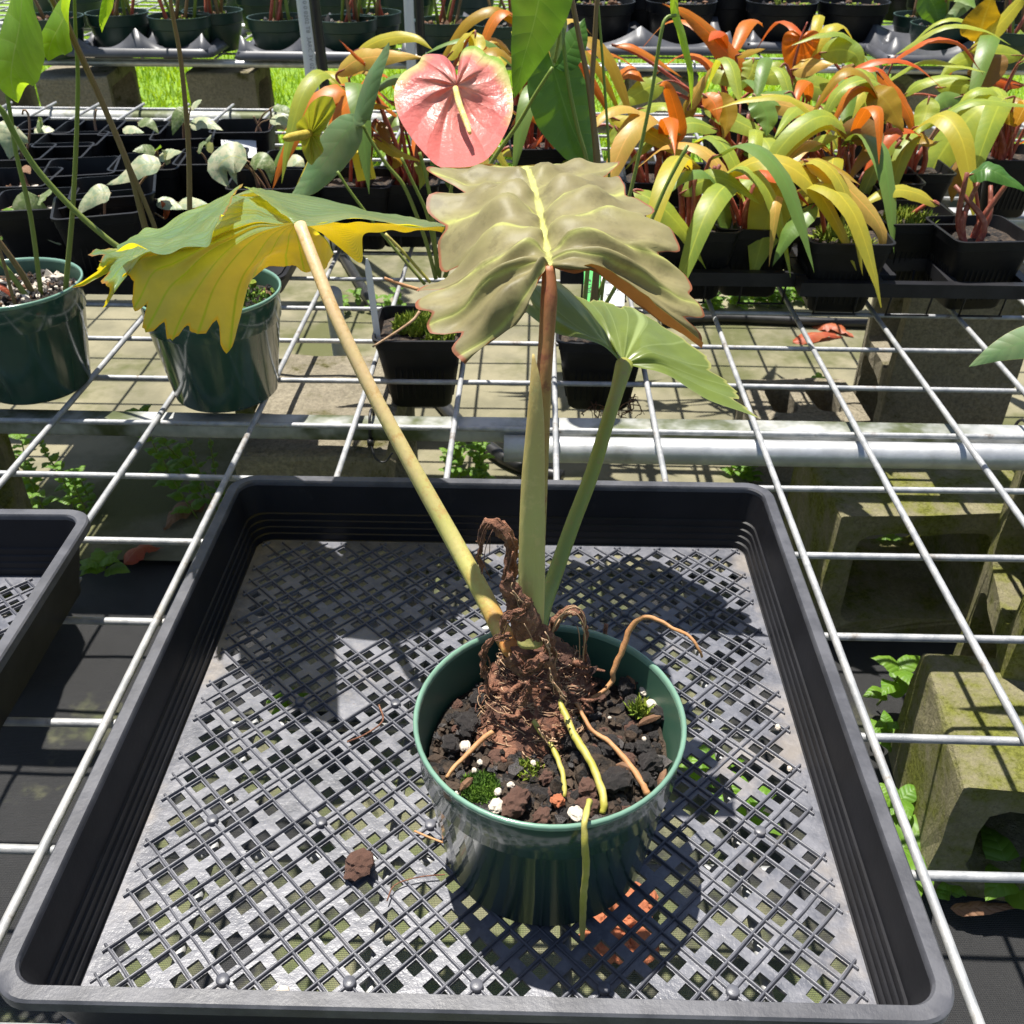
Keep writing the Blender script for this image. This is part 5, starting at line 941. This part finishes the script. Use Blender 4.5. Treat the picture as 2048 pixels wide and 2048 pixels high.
OL2_ = [([(300, 295), (450, 220), (620, 205), (735, 275)], 34, 'yellow', 17, .1), ([(200, 415), (320, 330), (500, 310), (690, 318)], 50, 'peach', 16, .2), ([(810, 325), (900, 215), (965, 165)], 50, 'yellow', 17, .2), ([(960, 175), (975, 260), (940, 330)], 40, 'yellow', 17, .2), ([(390, 375), (300, 300), (215, 218)], 16, 'red', 16, .1), ([(410, 750), (520, 835), (672, 892)], 30, 'yellow', 17, .1), ([(1160, 710), (1260, 625), (1340, 680), (1412, 855)], 34, 'orange', 18, .2), ([(1255, 835), (1330, 760), (1412, 715)], 20, 'red', 18, .1), ([(1190, 565), (1290, 515), (1340, 600), (1320, 705)], 42, 'lime', 19, .2), ([(1200, 430), (1270, 420), (1330, 470)], 40, 'orange', 19, .2), ([(360, 575), (440, 585), (515, 610)], 18, 'yellow', 16, .1), ([(1100, 850), (1160, 840), (1220, 890)], 30, 'yellow', 18, .1), ([(1370, 900), (1430, 880), (1480, 900)], 30, 'lime', 18, .1), ([(640, 880), (680, 960), (660, 1050)], 28, 'lime', 17, .1), ([(500, 780), (540, 880), (500, 940)], 28, 'olive', 17, .3), ([(420, 660), (470, 740), (500, 800)], 25, 'brown', 16, .2), ([(270, 420), (330, 390), (420, 410)], 30, 'olive', 16, .2), ([(1700, 640), (1790, 690), (1930, 760)], 30, 'lime', 18, .2), ([(1720, 700), (1760, 800), (1740, 890)], 40, 'lime', 18, .2)]
def orleaf(i, cf, sc, pts, hw, m, k, roll):
    c, e = ORP[k]; yb_ = c[1]+random.uniform(-.02, .02); P = leafpart(e, cf, sc, pts, [yb_-.01, yb_-.045], hw*1.22, m, kind='heart' if (k == 12 and m == 'orange') else 'strap', roll=roll*random.choice((-1, 1))*1.3, seed=100+i, lobe=.5 if (k == 12 and m == 'orange') else 0, cup=.22, wave=.06, nl=20, nw=7)
    b = np.array([c[0]+random.uniform(-.018, .018), c[1]+random.uniform(-.018, .018), .07]); r = random.uniform(.0026, .0042)
    obj('petiole', MB().tube([b, b*.6+P[0]*.4+[0, 0, .012], b*.2+P[0]*.8+[0, 0, .012], P[0], P[0]*.6+P[1]*.4], [r, r*.9, r*.7, r*.5, r*.2], 7, sub=4), X['st_red' if m not in ('mid', 'anth') or random.random() < .4 else 'st_pink'], e)
for i, a in enumerate(OL_): orleaf(i, c3, 2.278, *a)
for i, a in enumerate(OL2_): orleaf(i+90, c2, 2.76, *a)
c_, e_ = ORP[12]; spathe(e_, c3, [(920, 168), (945, 142), (990, 143), (1014, 190), (1010, 250), (990, 300), (940, 332), (900, 332), (850, 300), (832, 250), (829, 190), (845, 150), (885, 138)], (920, 170), c_[1], lambda xy, t: .02*t*abs(xy[0]-920)/90, 'orange', None, nm='leaf')
stem(e_, c3, 2.278, [(945, 100), (918, 165), (900, 230), (884, 300), (880, 420)], c_[1]-.012, [3, 9], 'st_red')
for i in range(56):                      # shorter leaves filling the clumps
    k = random.randrange(3, len(ORP)); c, e = ORP[k]; a = random.uniform(0, 6.28); L = random.uniform(.10, .19); hgt = random.uniform(.04, .13) if c[1] > 1.35 else random.uniform(.02, .07); b = np.array([c[0]+random.uniform(-.02, .02), c[1]+random.uniform(-.02, .02), .07])
    t0 = b+np.array([math.cos(a)*.02, math.sin(a)*.02, hgt]); d = np.array([math.cos(a), math.sin(a), 0])*L; P = [t0, t0+d*.35+[0, 0, .045], t0+d*.7+[0, 0, .045], t0+d+[0, 0, random.uniform(-.02, .04)]]
    obj('leaf', blade(MB(), P, random.uniform(.009, .014), 'strap', face=np.array([0, -.25, .97]), seed=i+300, cup=.25, wave=.06, nl=12, nw=5), X[random.choice(['lime', 'mid', 'olive', 'yellow', 'lime', 'orange', 'orange', 'peach', 'red'])], e)
    obj('petiole', MB().tube([b, (b+t0)/2+[0, 0, .006], t0], [.003, .0024, .0014], 6, sub=3), X['st_red'], e)
def arching(k, a, L, hgt, hw, m, seed):
    c, e = ORP[k]; b = np.array([c[0]+random.uniform(-.02, .02), c[1]+random.uniform(-.02, .02), .07]); d = np.array([math.cos(a), math.sin(a), 0])*L; t0 = b+d*.12+[0, 0, hgt]
    P = [t0, t0+d*.3+[0, 0, .03], t0+d*.6+[0, 0, .012], t0+d*.85-[0, 0, .04], t0+d-[0, 0, .085]]
    obj('leaf', blade(MB(), P, hw, 'strap', face=np.array([0, -.35, .93]), roll=random.uniform(-.3, .3), seed=seed, cup=.16, wave=.05, nl=18, nw=7), X[m], e)
    obj('petiole', MB().tube([b, (b+t0)/2+[0, 0, .008], t0, t0+d*.1+[0, 0, .01]], [.0035, .003, .002, .001], 6, sub=3), X['st_red'], e)
for i in range(22): arching(random.choice([3, 4, 5, 6, 7, 8, 9, 10, 11, 14, 15]), math.radians(random.uniform(-165, -15)), random.uniform(.12, .19), random.uniform(.05, .12), random.uniform(.012, .018), random.choice(['lime', 'lime', 'yellow', 'mid', 'peach', 'lime']), 700+i)
for i in range(26): arching(random.choice([16, 17, 18, 19]), math.radians(random.uniform(-200, 20)), random.uniform(.10, .17), random.uniform(.06, .16), random.uniform(.011, .016), random.choice(['lime', 'yellow', 'peach', 'orange', 'olive', 'mid']), 800+i)
for c, e in ORP[2:12]:                 # thick stalks at the base of the clumps
    for j in range(5):
        b = c+np.array([random.uniform(-.016, .016), random.uniform(-.02, .01), -.025]); obj('petiole', MB().tube([b, b+[random.gauss(0, .01), random.gauss(0, .006), .04], b+[random.gauss(0, .02), random.gauss(0, .01), random.uniform(.07, .1)]], [.0045, .004, .0025], 8, sub=4), X['st_red'], e)
stem(ORP[0][1], c3, 2.278, [(1070, 1075), (1065, 1020), (1062, 965)], ORP[0][0][1]-.02, [16, 12], 'st_green', 'cut_stub'); stem(ORP[0][1], c3, 2.278, [(1090, 1080), (1105, 1010), (1120, 930)], ORP[0][0][1]-.02, [12, 14], 'st_green', 'cut_stub')
# yellow name tag
yt = ORP[16][0][1]-.055; zs = zdepth(at(c2(335, 830), y=yt))/F/2.76
o, mk, br = tag_frame(c2(334, 840), yt, .13, 52*zs, 170*zs, 'name_tag', 'yellow_tag', ORP[16][1])
text('Philodendron Orange', 27*zs, mk(.30, .40, -math.pi/2+.0), X['ink'], o); text('Marmalade', 27*zs, mk(-.28, .12, -math.pi/2), X['ink'], o); br(-.35, .4, .55, .78, 11, True); text('$7777  cc', 20*zs, mk(-.75, .75, -math.pi/2), X['ink'], o)
# open slot trays holding those pots
def slot_tray(c, nx, ny, p, label):
    e = empty('slot_tray', (c[0], c[1], 0), label, 'tray', 'open black slot trays'); zt_ = .046
    x0, y0 = c[0]-nx*p/2, c[1]
    for j in range(ny+1):
        mb = MB(); mb.box((c[0], y0+j*p, zt_), (nx*p/2+.006, .006, .0085)); obj('rail', mb, X['slot_tray'], e, smooth=False)
    for i in range(nx+1):
        mb = MB()
        for j in range(ny): mb.box((x0+i*p, y0+(j+.5)*p, zt_-.0003), (.0058, p/2-.006, .008))
        obj('rail', mb, X['slot_tray'], e, smooth=False)
    for i in range(nx):
        for j in range(ny):
            mb = MB()
            for s_ in (-1, 1):
                for t_ in (-.55, .55): q = np.array([x0+(i+.5)*p+t_*p*.5, y0+(j+.5)*p+s_*p*.42, 0]); mb.tube([q+[0, 0, .04], q+[0, -s_*.006, .008]], .0014, 5)
                mb.tube([(x0+(i+.5)*p-p*.3, y0+(j+.5)*p+s_*p*.38, .0085), (x0+(i+.5)*p+p*.3, y0+(j+.5)*p+s_*p*.38, .0085)], .0014, 5)
            obj('basket_wires', mb, X['slot_tray'], e)['kind'] = 'stuff'
    return e
q0 = ORP[0][0]; q2 = ORP[2][0]; pit = .106
slot_tray(((q0[0]+q2[0])/2+.0, q0[1]-.05), 3, 4, max(.085, (q2[0]-q0[0]+.10)/3), 'open black slot tray under the orange-leaved plants, with one empty front slot')
slot_tray((ORP[3][0][0]*.5+ORP[4][0][0]*.5, ORP[3][0][1]-.055), 4, 5, .1, 'open black slot tray shaded by the drooping lime leaves')
slot_tray(((ORP[16][0][0]+ORP[17][0][0])/2, ORP[16][0][1]-.055), 3, 2, .1, 'open black slot tray under the pot with the yellow name tag')

# ------------------------------------------------------------------ the far bench: mesh, moulded trays and pots
far = empty('wire_bench', (0, 3.2, 0), 'far wire mesh bench carrying green pots and big black pots', 'bench')
for k in range(26, 44): wire(0, k, -2.6, 2.6, parent=far)
for k in range(-22, 28): wire(1, k, GY+26*S-.01, 4.75, parent=far)
obj('frame_pipe', MB().tube([(x, GY+26*S+.0, -.012) for x in np.linspace(-2.6, 2.6, 20)], .009, 12), X['pipe'], far)
obj('frame_pipe', MB().tube([(x, 3.6, -.024) for x in np.linspace(-2.6, 2.6, 20)], .019, 12), X['pipe'], far)
def saddle_tray(c, nx, ny, p, r, label):
    """moulded tray whose deck rises in saddles between round pot sockets"""
    n = 16; xs = np.linspace(-nx*p/2, nx*p/2, nx*n+1); ys = np.linspace(-ny*p/2, ny*p/2, ny*n+1); Xg, Yg = np.meshgrid(xs, ys, indexing='ij')
    fx = (Xg/p+nx/2) % 1-.5; fy = (Yg/p+ny/2) % 1-.5; d = np.sqrt(fx**2+fy**2)*p
    z = .034+.062*np.clip((d-r*.98)/(p*.707-r*.98), 0, 1)**1.2; z = np.where(d < r*.86, .006, z)
    edge = np.minimum(nx*p/2-np.abs(Xg), ny*p/2-np.abs(Yg)); z = np.where(edge < .004, .034, z)
    P = np.stack([c[0]+Xg, c[1]+Yg, z], -1); e = empty('moulded_tray', (c[0], c[1], 0), label, 'tray', 'moulded trays on the far bench')
    obj('deck', MB().grid(P, flip=True), X['saddle'], e)
    mb = MB(); mb.loft([rrect(nx*p/2+.012, ny*p/2+.012, .03, .016, c), rrect(nx*p/2+.014, ny*p/2+.014, .03, .018, c), rrect(nx*p/2+.004, ny*p/2+.004, .03, .036, c), rrect(nx*p/2-.01, ny*p/2-.01, .02, .037, c)]); obj('skirt', mb, X['saddle'], e)
    return e
FP = []
def farpot(px, zr, rim, label, black=False, hgt=.12, plant='stalk', name='potted_plant', group='pots on the far bench', lite=False):
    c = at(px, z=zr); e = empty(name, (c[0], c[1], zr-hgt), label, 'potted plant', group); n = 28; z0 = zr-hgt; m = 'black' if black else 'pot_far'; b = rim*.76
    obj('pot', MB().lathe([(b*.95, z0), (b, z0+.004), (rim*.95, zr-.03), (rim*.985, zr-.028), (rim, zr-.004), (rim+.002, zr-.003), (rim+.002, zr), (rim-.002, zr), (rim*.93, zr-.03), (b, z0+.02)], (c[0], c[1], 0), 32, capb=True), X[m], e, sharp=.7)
    so = soil(e, c, rim*.93, zr-.018, 12, .004)
    if not lite: crumbs(e, c, rim*.85, zr-.018, 40, (.003, .008), ('bark', 'moss', 'cinder'), seed=len(FP))
    rr = np.random.default_rng(len(FP)+5)
    for j in range((3 if lite else 6) if plant else 0):
        a0 = rr.uniform(0, 6.28); q = np.array([c[0]+rr.uniform(-.4, .4)*rim, c[1]+rr.uniform(-.4, .4)*rim, zr-.02]); t_ = q+np.array([math.cos(a0)*.06, math.sin(a0)*.04, rr.uniform(.08, .2)])
        obj('stalk', MB().tube([q, (q+t_)/2+[0, 0, .03], t_], [.005, .004, .003], 6, sub=3), X[['st_green', 'st_brown', 'st_red'][j % 3]], e)
        if j % 2 == 0: dl = np.array([math.cos(a0), math.sin(a0), -.2])*.09; obj('leaf', blade(MB(), [t_, t_+dl*.5+[0, 0, .01], t_+dl], .03, 'ovate', face=np.array([0, -.3, .95]), seed=j), X[['anth', 'mid', 'lime'][j % 3]], e)
    FP.append((c, e)); return c
TS = 1.887
GP = [((440, 45), 'far green pot with brown stalks behind the small bright leaf'), ((675, 57), 'far green pot with reddish dried leaves, front of its tray'), ((800, 38), 'far green pot behind the one with reddish leaves'), ((1050, 62), 'far green pot just before the white pipe'), ((1305, 68), 'far green pot with pale sprouts between the two white pipes'), ((1400, 45), 'far green pot half hidden behind the pale-sprout pot'), ((1680, 75), 'far green pot with red stalks beyond the second pipe'), ((1890, 85), 'far green pot above the pink flower'), ((190, 60), 'far green pot behind the brown stalks')]
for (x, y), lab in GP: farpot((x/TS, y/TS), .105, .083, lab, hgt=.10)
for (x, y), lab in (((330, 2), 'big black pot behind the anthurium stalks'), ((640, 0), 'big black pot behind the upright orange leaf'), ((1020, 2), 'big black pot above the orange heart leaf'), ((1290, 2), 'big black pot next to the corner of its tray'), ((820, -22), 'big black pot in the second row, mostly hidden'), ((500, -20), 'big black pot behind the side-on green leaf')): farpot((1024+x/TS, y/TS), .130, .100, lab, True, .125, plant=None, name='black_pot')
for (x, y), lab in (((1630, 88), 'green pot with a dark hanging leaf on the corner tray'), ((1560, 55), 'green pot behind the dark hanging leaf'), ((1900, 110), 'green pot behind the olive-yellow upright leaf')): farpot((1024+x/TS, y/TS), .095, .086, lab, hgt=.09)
c_, e_ = FP[-3]; leafpart(e_, lambda x, y: (1024+x/TS, y/TS), TS, [(1560, -40), (1600, 40), (1610, 100)], c_[1]-.05, 60, 'anth'); leafpart(e_, lambda x, y: (1024+x/TS, y/TS), TS, [(1740, -30), (1680, 40), (1605, 95)], c_[1]-.05, 30, 'anth_grey')
rr9 = np.random.default_rng(3)
for yy in (3.42, 3.72):
    for k, xx in enumerate(np.arange(-1.7, 1.75, .21)):
        if rr9.uniform() < .18: continue
        xx += rr9.uniform(-.02, .02); P = np.array([xx, yy+rr9.uniform(-.03, .03), .105]); d = P-np.array([0, 0, H]); w_ = CA@d
        farpot((1024+F*w_[0]/w_[2], 1024-F*w_[1]/w_[2]), .105, .084, ('black' if xx > .3 else 'green')+' pot in the crowded rows behind the front pots of the far bench', black=xx > .3, plant='s', group='crowded pots at the back of the far bench', lite=True, hgt=.10)
def gp(i): return FP[i][0]
saddle_tray(((gp(0)[0]+gp(1)[0])/2, gp(1)[1]+.09), 2, 2, gp(1)[0]-gp(0)[0] if gp(1)[0]-gp(0)[0] > .15 else .19, .082, 'moulded black tray under the green pot with reddish dried leaves')
saddle_tray(((gp(3)[0]+gp(4)[0])/2, gp(4)[1]+.09), 2, 2, gp(4)[0]-gp(3)[0], .082, 'moulded black tray behind the first white pipe')
saddle_tray(((gp(6)[0]+gp(7)[0])/2, gp(6)[1]+.09), 2, 2, .19, .082, 'moulded black tray under the pots above the pink flower')
saddle_tray((gp(9)[0]-.02, gp(9)[1]+.10), 3, 2, .26, .105, 'moulded tray under the big black pots behind the anthurium stalks')
saddle_tray(((gp(11)[0]+gp(12)[0])/2, gp(11)[1]+.10), 2, 2, gp(12)[0]-gp(11)[0], .105, 'moulded tray under the big black pots above the orange heart leaf')
saddle_tray((gp(15)[0]+.06, gp(15)[1]+.10), 2, 2, .24, .086, 'moulded black tray under the green pot with a dark hanging leaf')
# posts between the benches
def post(px0, px1, y, rpx, m, label, cat, name):
    a, b = at(px0, y=y), at(px1, y=y); d = (b-a)/(a[2]-b[2]); lo_ = b+d*(b[2]-GZ); hi = a-d*(1.0); r = rpx*zdepth(a)/F
    o = tag(obj(name, MB().tube([lo_, b, a, hi], r, 20), X[m], base=tuple(lo_)), label, cat); return a, b, r, o
a, b, r, o = post((605, 0), (630, 215), 2.55, 12.5, 'pvc', 'white printed plastic pipe standing next to the black post', 'pipe', 'plastic_pipe')
dz = unit(b-a); rt = unit(np.cross(dz, VIEW0-a)); nn_ = unit(np.cross(rt, dz)); nn_ = nn_ if nn_@(VIEW0-a) > 0 else -nn_
R = Matrix.Identity(4); q = a+nn_*(r+.0006)+dz*.0-np.cross(nn_, dz)*.0; up_ = np.cross(nn_, dz)
for i in range(3): R[i][0], R[i][1], R[i][2], R[i][3] = dz[i], up_[i], nn_[i], q[i]
X['print'] = pm('grey_print', (.22, .23, .25), None, rough=.6); text('0 0 0202 T8  3ARC 3V 02  JIO  DA SI', .014, R, X['print'], o)
post((628, 0), (655, 215), 2.60, 11, 'post', 'black steel post beside the white printed pipe', 'post', 'steel_post')
post((817, 0), (821, 95), 2.65, 10, 'pvc', 'plain white plastic pipe rising behind the yellow strap leaf', 'pipe', 'plastic_pipe')
post((838, 0), (842, 95), 2.68, 9, 'post', 'black steel post beside the plain white pipe', 'post', 'steel_post')
# leaf reaching in from the side
rl = empty('anthurium_leaf', tuple(at(dd(2010, 660), y=.80)), 'single glossy green pointed leaf reaching in over the bare mesh', 'leaf')
leafpart(rl, dd, D1, [(2040, 640), (1960, 640), (1890, 660), (1828, 692)], .80, 34, 'anth_grey', seed=77, roll=.3)
stem(rl, dd, D1, [(2040, 640), (2100, 700), (2150, 790)], .80, [4, 5], 'st_green')
# ------------------------------------------------------------------ weeds, litter, hose
def weed(P, label, n=4, size=.03, h=.05, kind='ovate', m='weed', seed=0, spread=1., name='weed', group=None, stems=1):
    r = np.random.default_rng(seed); P = np.asarray(P, float); e = empty(name, tuple(P), label, 'weed', group)
    for s_ in range(stems):
        b = P+np.array([r.uniform(-1, 1), r.uniform(-1, 1), 0])*(.02*spread if stems > 1 else 0); top = b+np.array([r.normal(0, .15)*h, r.normal(0, .15)*h, h*r.uniform(.7, 1.1)])
        mid = (b+top)/2+r.normal(0, .06, 3)*h; obj('stem', MB().tube([b, mid, top], [.0016, .0013, .0009], 6, sub=4), X['st_green'], e)
        for i in range(n):
            f = (i+1)/n; q = crom(np.array([b, mid, top]), np.array([2*f*.98]))[0]; a = r.uniform(0, 6.28)+i*2.4; L = size*(1.15-.4*f)*r.uniform(.8, 1.15)
            for a_ in ((a, a+math.pi) if i < n-1 else (a, a+2.1, a+4.2)):
                d = np.array([math.cos(a_), math.sin(a_), .25])*L; obj('leaf', blade(MB(), [q, q+d*.5+[0, 0, L*.10], q+d-[0, 0, L*.12]], L*.32, kind, face=np.array([0, -.15, .98]), seed=seed*31+i, nl=10, nw=5, cup=.2, wave=.08), X[m], e)
    return e
gpt = lambda x, y, z=GZ: at(dd(x, y), z=z)
weed(gpt(1655, 1330), 'bright toothed-leaf weed beside the yellow mossy block', 3, .045, .10, seed=1)
weed(gpt(1650, 1400), 'small round-leaf weed below the toothed weed', 4, .026, .06, seed=2)
weed(gpt(1690, 1620), 'broad-leaved lime weed growing at the foot of the yellow mossy block', 2, .085, .03, seed=3)
weed(gpt(1880, 1680), 'shaded broad-leaved weed in the mossy block opening', 2, .08, .03, seed=4)
weed(gpt(1790, 1690), 'tiny bright weed on the black ground fabric', 3, .02, .02, seed=5)
weed(gpt(1690, 1530), 'narrow upright weed pressed against the mossy block', 3, .04, .05, seed=14)
for i, (x, y) in enumerate(((1500, 1055), (1590, 1060), (1680, 1050), (1770, 1045), (1870, 1050), (1530, 1020))): weed(gpt(x, y), 'small shaded weed at the foot of the hollow block below the thick pipe', 3, .03, .045, seed=20+i, group='shaded weeds by the hollow block')
weed(gpt(90, 960), 'tall feathery weed clump between the stained blocks under the rail', 9, .026, .16, seed=6, stems=5, spread=2.5)
weed(gpt(150, 985), 'low bright weed under the bench beside the empty tray', 6, .022, .10, seed=7, stems=4, spread=2.5)
weed(gpt(345, 960), 'dark-leaved weed with bare stems under the mesh by the big tray', 6, .034, .16, seed=8, stems=3, spread=2)
weed(gpt(400, 965), 'thin young weed leaning on the stained block', 7, .018, .15, seed=9, stems=2)
weed(gpt(875, 905), 'lime fern clump beside the stained block end', 7, .026, .10, seed=10, stems=5, spread=2)
weed(gpt(1400, 900), 'reddish green weed beyond the back rim of the big tray', 5, .026, .05, seed=11, stems=3)
weed(gpt(1530, 765), 'sprig of pale weed on the concrete beside the small broken block', 4, .03, .07, seed=12)
weed(gpt(585, 755), 'sprig of lime weed behind the moss-topped block', 4, .026, .07, seed=13)
weed(gpt(205, 1085), 'yellow-green seedling on the dark ground by the empty tray', 3, .04, .03, seed=15)
for i in range(12): weed(gpt(1345+i*19+random.uniform(-6, 6), 578+random.uniform(-6, 6)), 'small green ground weed in the row behind the black hose', 4, .03, .045, seed=60+i, stems=2, group='weed row behind the hose')
for i in range(5): weed(gpt(650+i*28, 590+random.uniform(-5, 5)), 'small shaded weed on the concrete behind the sunk moss pot', 3, .03, .05, seed=80+i, group='weeds behind the sunk moss pot')
for i, (x, y) in enumerate(((1330, 1500), (1410, 1560), (560, 1340), (660, 1280))): weed(gpt(x, y), 'lime weed on the ground below the lattice floor of the big tray', 3, .045, .06, seed=90+i, group='weeds below the lattice floor')
def litter(px, lab, pts, hw, m, name='fallen_leaf'):
    P = [gpt(x, y)+[0, 0, .006+.012*(i % 2)] for i, (x, y) in enumerate(pts)]; o = obj(name, blade(MB(), P, hw, 'ovate', face=np.array([0, -.1, 1.]), seed=px, nl=14, nw=7, wave=.15, cup=.4), X[m], base=tuple(P[0])); return tag(o, lab, 'leaf')
litter(1, 'dry brown fallen leaf on dark ground beside the big tray rim', [(380, 945), (345, 975), (310, 1005)], .022, 'dead')
litter(2, 'curled red-brown fallen leaf near the empty tray', [(235, 1070), (270, 1050), (310, 1040)], .016, 'redleaf')
litter(3, 'red fallen leaf lying flat on the sunlit concrete', [(1495, 650), (1540, 642), (1590, 640)], .02, 'redleaf')
litter(4, 'orange-red fallen leaf beside the standing tan block', [(1530, 615), (1570, 625), (1610, 640)], .022, 'redleaf')
litter(5, 'long dull red fallen leaf below the hollow block', [(1640, 1028), (1720, 1055), (1800, 1085)], .016, 'redleaf')
litter(6, 'thin brown curled leaf on the black ground fabric', [(1690, 1150), (1750, 1165), (1800, 1190)], .006, 'dead')
litter(7, 'pink-brown fallen leaf at the foot of the pale block', [(1850, 1050), (1890, 1060), (1932, 1075)], .018, 'dead')
litter(8, 'brown leaf at the edge of the weed mat below the mesh', [(1790, 1720), (1850, 1730), (1930, 1715)], .008, 'dead')
c = gpt(1573, 1165); mb = MB(); mb.box(c+[0, 0, .006], (.022, .014, .0004), rz(.4)); o = tag(obj('plant_tag', mb, X['white'], smooth=False, base=tuple(c)), 'white barcode tag dropped on the black ground fabric', 'tag')
mb = MB()
for i in range(9): mb.box(c+rz(.4)@np.array([-.012+i*.003, .002, .0068]), (.0008, .008, .0002), rz(.4))
obj('barcode', mb, X['ink'], o, smooth=False)
def hose(pts, r, lab): P = np.array([gpt(x, y, GZ+.014) for x, y in pts]); tag(obj('hose', MB().tube(P, r, 10, sub=6), X['hose'], base=tuple(P[0])), lab, 'hose')
hose([(1250, 606), (1350, 600), (1450, 603), (1560, 608), (1700, 612), (1932, 620)], .011, 'black irrigation hose lying straight across the concrete')
hose([(640, 470), (700, 570), (770, 680), (850, 780), (930, 850), (985, 880), (1060, 900)], .013, 'black irrigation hose running diagonally below the sunk moss pot')
# PVC leg below the mesh
a, b = at(dd(625, 540), y=1.25), at(dd(650, 745), y=1.25); tag(obj('plastic_pipe', MB().tube([at(dd(655, 760), z=GZ), at(dd(628, 555), y=1.30)], .013, 14), X['pvc'], base=tuple(at(dd(655, 760), z=GZ))), 'thin off-white pipe standing below the mesh beside the tan petiole', 'pipe')
# bits lying in the tray
rk = rock('cinder_red', at(dd(680, 1628), z=.020), .0085, None, 'cinder_stone', 2); tag(rk, 'lone brown cinder stone lying on the lattice tray floor', 'stone')
for i, (pts, r, lab) in enumerate((([(782, 1568), (810, 1580), (836, 1590)], .0007, 'short orange twig on the tray floor beside the pot'), ([(730, 1700), (745, 1670), (790, 1655), (840, 1650)], .0004, 'thin wiry dry root on the tray floor left of the pot'), ([(655, 1400), (690, 1385), (722, 1360), (715, 1330)], .0006, 'curled brown tendril on the shaded tray floor'))):
    P = np.array([at(dd(x, y), z=.0165) for x, y in pts]); tag(obj('twig', MB().tube(P, r, 6, sub=5), X['root_b' if i == 0 else 'dry'], base=tuple(P[0])), lab, 'twig')
for i, (x, y, s_) in enumerate(((535, 1870, .0035), (1468, 1372, .002), (1490, 1450, .0018))): o = rock('perlite', at(dd(x, y), z=.0165), s_, None, 'perlite_bit'); tag(o, ('cream perlite bit by the front rim of the tray', 'tiny cream chip on the tray floor edge below the long root', 'tiny pale chip by the side ledge of the tray')[i], 'stone')
# red cinders on the ground below the tray
for i in range(14): q = gpt(1140+random.uniform(-30, 90), 1790-random.uniform(-20, 110)); o = rock('cinder_orange', q+[0, 0, .008], random.uniform(.010, .02), None, 'cinder_stone'); tag(o, 'orange cinder stone on the ground below the lattice floor', 'stone', 'orange cinders below the tray')
